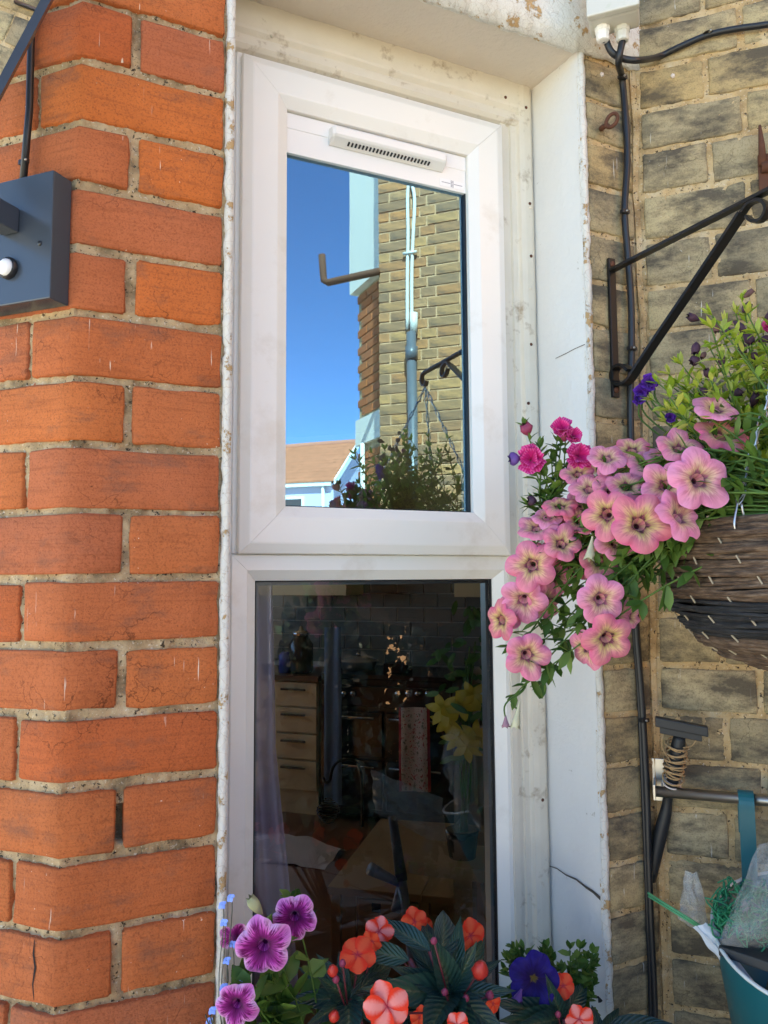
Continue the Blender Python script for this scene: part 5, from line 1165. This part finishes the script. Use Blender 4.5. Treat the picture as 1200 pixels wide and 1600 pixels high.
def imp_leaf_mesh(seed):
    rnd=random.Random(seed); n=14; mcol=8; v=[];uv=[];f=[]
    for i in range(n+1):
        t=i/n; w_=.19*(math.sin(math.pi*t**.72)**1.0)*(1-.2*t)+.003
        for j in range(mcol+1):
            s_=(j/mcol-.5)*2; y=s_*w_; z=abs(s_)*w_*.55-.22*t*t+.010*math.sin(t*44-abs(s_)*7)*(abs(s_)>.05)*(1-t)+(0 if j!=mcol//2 else -.012); v.append((t,y+.003*math.sin(t*60)*s_,z)); uv.append((s_*.5+.5,t))
    for i in range(n):
        for j in range(mcol): a=i*(mcol+1)+j; f.append((a,a+1,a+mcol+2,a+mcol+1))
    me=mesh('leaf',v,f,uv,True); me.materials.append(M_imp); return me
V_il=[imp_leaf_mesh(k) for k in range(3)]
def place_leaf(par,B,T,upv,wid=1):
    d=T-B; L=d.length; x=d/L; y=upv.cross(x).normalized(); z=x.cross(y); M=Matrix((x*L*1.25,y*L*wid,z*L)).transposed().to_4x4(); M.translation=B-par.location
    o=bpy.data.objects.new('leaf',random.choice(V_il)); COL.objects.link(o); o.parent=par; o.matrix_parent_inverse=Matrix.Identity(4); o.matrix_local=M; return o
def petal5(seed,pinkish):
    m_=MB(); 
    for k in range(5):
        a=2*math.pi*k/5+random.uniform(-.1,.1); r=random.uniform(.92,1.08); n=7; v=[];uv=[]
        ca,sa=math.cos(a),math.sin(a); lift=random.uniform(.05,.2)*(1 if k%2 else .4)
        for i in range(n+1):
            t=i/n; w_=.62*math.sin(math.pi*min(1,(.10+.82*t)))**.6*(t**.35)*(1 if t<.95 else .78)
            for j in range(7):
                s_=(j/6-.5)*2; x=t*r*(1-.10*s_*s_*t)-.05*(t>.9)*(1-abs(s_)); y=s_*w_*.95; z=lift*math.sin(t*2.2)+.03*k*.3+.08*s_*s_*t-.25*t*t*t*.5+.02*noise.noise(Vector((s_*2,t*3,seed+k))); v.append((x*ca-y*sa,x*sa+y*ca,z)); uv.append((s_*.5+.5,t))
        m_.add(v,[(i*7+j,i*7+j+1,i*7+j+8,i*7+j+7) for i in range(n) for j in range(6)],uv)
    me=mesh('flower',m_.v,m_.f,m_.uv,True); return me
def imp_mat(name,edge,mid):
    M,t,p,n,l=nodes(name); uv,u,v=uvcoord(t); e=math_(t,'ABSOLUTE',math_(t,'SUBTRACT',u,.5)); e=math_(t,'ADD',math_(t,'MULTIPLY',e,1.7),math_(t,'MULTIPLY',math_(t,'SUBTRACT',noi(t,coords(t,(3,6,1),'UV'),2,3),.5),.35))
    k=math_(t,'MULTIPLY',ramp(t,e,[(.22,(0,0,0)),(.62,(1,1,1))]).outputs[0],1); base=ramp(t,v,[(.02,(.35,.01,.05)),(.2,edge)]).outputs[0]; col=mix(t,k,mid,base); col=mix(t,ramp(t,v,[(.0,(1,1,1)),(.22,(0,0,0))]).outputs[0],col,(.5,.02,.06)); finish_petal(M,t,p,l,col,.25); return M
M_imo=imp_mat('impatiens_orange',(.80,.040,.012),(.86,.11,.04)); M_imk=imp_mat('impatiens_pink_orange',(.84,.045,.015),(.92,.30,.28))
V_imo=[];V_imk=[]
for k in range(2):
    me=petal5(k,0); me.materials.append(M_imo); V_imo.append(me); me=petal5(k+5,1); me.materials.append(M_imk); V_imk.append(me)
def impatiens(label,center,y0,tips,flowers,buds,root):
    cpos=S(*center,y0); th=thing('impatiens_plant',label,'impatiens',(root[0],root[1],.925)); ms=MB()
    ms.tube(spline([Vector((root[0],root[1],.925)),Vector((root[0],root[1],.925))*.4+cpos*.6,cpos],5),[.005]*11,7)
    for (px,py_,dy,bx,by) in tips:
        B=cpos if bx is None else S(bx,by,y0+.01); T=S(px,py_,y0+dy); up=camdir(random.uniform(-.35,.35),.35,.9) ; place_leaf(th,B,T,(up+Vector((0,0,.3))).normalized(),random.uniform(.95,1.2))
        if bx is not None: ms.tube([Vector((root[0],root[1],.93)),B],[.004,.003],6)
    for (px,py_,D,dy,nx,ny,kind) in flowers:
        P=S(px,py_,y0+dy); dep=(P-CAM).dot(Fv); nrm=camdir(nx,ny,math.sqrt(max(.05,1-nx*nx-ny*ny))); place((V_imk if kind else V_imo)[random.randint(0,1)],th,'flower',P,nrm,D/FPX*dep*.92); ms.tube(spline([P-nrm*.002,P-nrm*.012-Vector((0,0,.012)),cpos-Vector((0,0,.02))],5),.0012,5)
    for (px,py_,r) in buds:
        P=S(px,py_,y0-.03); m_=MB(); m_.lathe([(.0001,r*1.3),(r*.6,r*.9),(r,0),(r*.7,-r*.8),(.0001,-r*1.1)],P,10,axis=camdir(random.uniform(-.3,.3),1,.4)); m_.build('bud',simple('bud_red',(.5,.03,.02),.4) if r>.005 else M_budm,th,True); ms.tube([P,cpos-Vector((0,0,.02))],.0011,5)
    for k in range(14):
        B=Vector((root[0]+random.uniform(-.03,.03),root[1]+random.uniform(-.02,.02),.945+random.uniform(0,.03))); a=k*2.4; place_leaf(th,B,B+Vector((math.cos(a)*.075,math.sin(a)*.05-.01,random.uniform(-.015,.03))),Vector((0,0,1)),1.0)
    part('stems',mesh('stems',ms.v,ms.f,ms.uv,True),simple('impatiens_stem',(.14,.02,.03),.5),th)['kind']='stuff'; return th
impatiens('impatiens with dark leaves and orange flowers, largest in the middle of the window box',(706,1553),-.10,
 [(716,1450,.03,None,0),(755,1477,.03,None,0),(648,1482,.03,None,0),(770,1505,.0,None,0),(608,1545,-.02,None,0),(672,1592,-.06,None,0),(786,1548,-.03,None,0),(775,1602,-.06,None,0),(640,1520,-.01,None,0),(688,1490,-.03,None,0),(735,1498,-.03,None,0),(700,1624,-.08,None,0),(740,1620,-.07,None,0),
  (603,1438,.06,672,1486),(699,1424,.07,690,1500),(662,1440,.06,680,1500),(560,1480,.05,640,1500),(590,1530,.04,650,1560),(640,1590,-.02,690,1570)],
 [(648,1440,48,.07,-.1,.2,0),(735,1462,56,.05,.3,.3,0),(592,1455,54,.05,-.1,.1,1),(605,1572,84,-.09,.05,.15,1),(665,1448,34,.08,.5,.2,0),(770,1568,36,.0,.6,.2,0),(655,1590,40,-.03,.4,.0,0),(715,1602,46,-.07,0,.3,1)],
 [(750,1516,.010),(695,1550,.004),(728,1560,.004),(678,1470,.004),(765,1555,.005)],(.47,-.10))
impatiens('dark leaved impatiens with a flat orange flower, left of the window box middle',(545,1560),-.09,
 [(482,1520,.02,None,0),(464,1562,.0,None,0),(505,1500,.03,None,0),(590,1520,.02,None,0),(560,1492,.03,None,0),(500,1590,-.03,None,0),(530,1500,.02,None,0),(580,1590,-.04,None,0),(545,1630,-.06,None,0),(610,1500,.04,None,0),(515,1540,-.02,None,0)],
 [(558,1492,66,.0,.05,.78,0),(582,1470,40,.03,-.4,-.2,0)],[(520,1517,.006),(525,1530,.004),(522,1588,.006),(535,1505,.004)],(.36,-.10))
impatiens('impatiens with dark leaves and two orange flowers at the right end of the window box',(878,1592),-.06,
 [(842,1532,.02,None,0),(916,1540,.02,None,0),(800,1570,.0,None,0),(880,1535,.0,None,0),(920,1580,-.01,None,0),(830,1600,-.03,None,0),(862,1545,-.01,None,0),(812,1592,-.02,None,0)],
 [(880,1540,44,.0,.0,.45,0),(905,1592,52,-.04,.1,.1,1)],[(872,1585,.004),(770,1600,.006)],(.64,-.09))
# deep blue pansy among small leaves
pn=thing('pansy_plant','deep blue pansy among bright green small leaves by the right reveal','pansy',(.64,-.03,.925))
ml=MB();ms=MB()
for k in range(60):
    px=random.uniform(790,930); py_=random.uniform(1475,1580)+abs(px-850)*.12; P=S(px,py_,-.02); b_=Vector((.64,-.03,.93)); shoot(ml,ms,[b_,b_*.5+P*.5+Vector((0,0,.01)),P],.017,.0050,.5,.006)
part('foliage',mesh('foliage',ml.v,ml.f,ml.uv,True),M_lf,pn)['kind']='stuff'; part('stems',mesh('stems',ms.v,ms.f,ms.uv,True),M_lf,pn)['kind']='stuff'
M_pan=petal_mat('pansy_blue',[(.1,(.30,.2,.02)),(.16,(.02,.005,.10)),(.6,(.018,.008,.20)),(1,(.022,.01,.24))],(.008,.0,.06),.6,40,.5,1.1)
V_pn=petunia_mesh('flower',41,wave=.24,notch=.16,tube_d=.15,cup=.16); V_pn.materials.append(M_pan); V_pn.materials.append(M_lf)
place(V_pn,pn,'flower',S(835,1532,-.05),camdir(-.1,.25,.9),.068)
wilt(pn,S(815,1545,-.05),camdir(-.5,-.8,.4),.014,.006,M_budv,'wilted_flower')
# small dark nail in the right reveal edge
m_=MB(); p_=onY(938,1565,-.012); m_.tube([onY(918,1558,.01),onY(935,1558,-.010),p_],[.0012,.0014,.0035],7); tag(m_.build('bent_nail',M_cable,None,True),'dark bent nail sticking out of the reveal edge above the right flowers','nail')
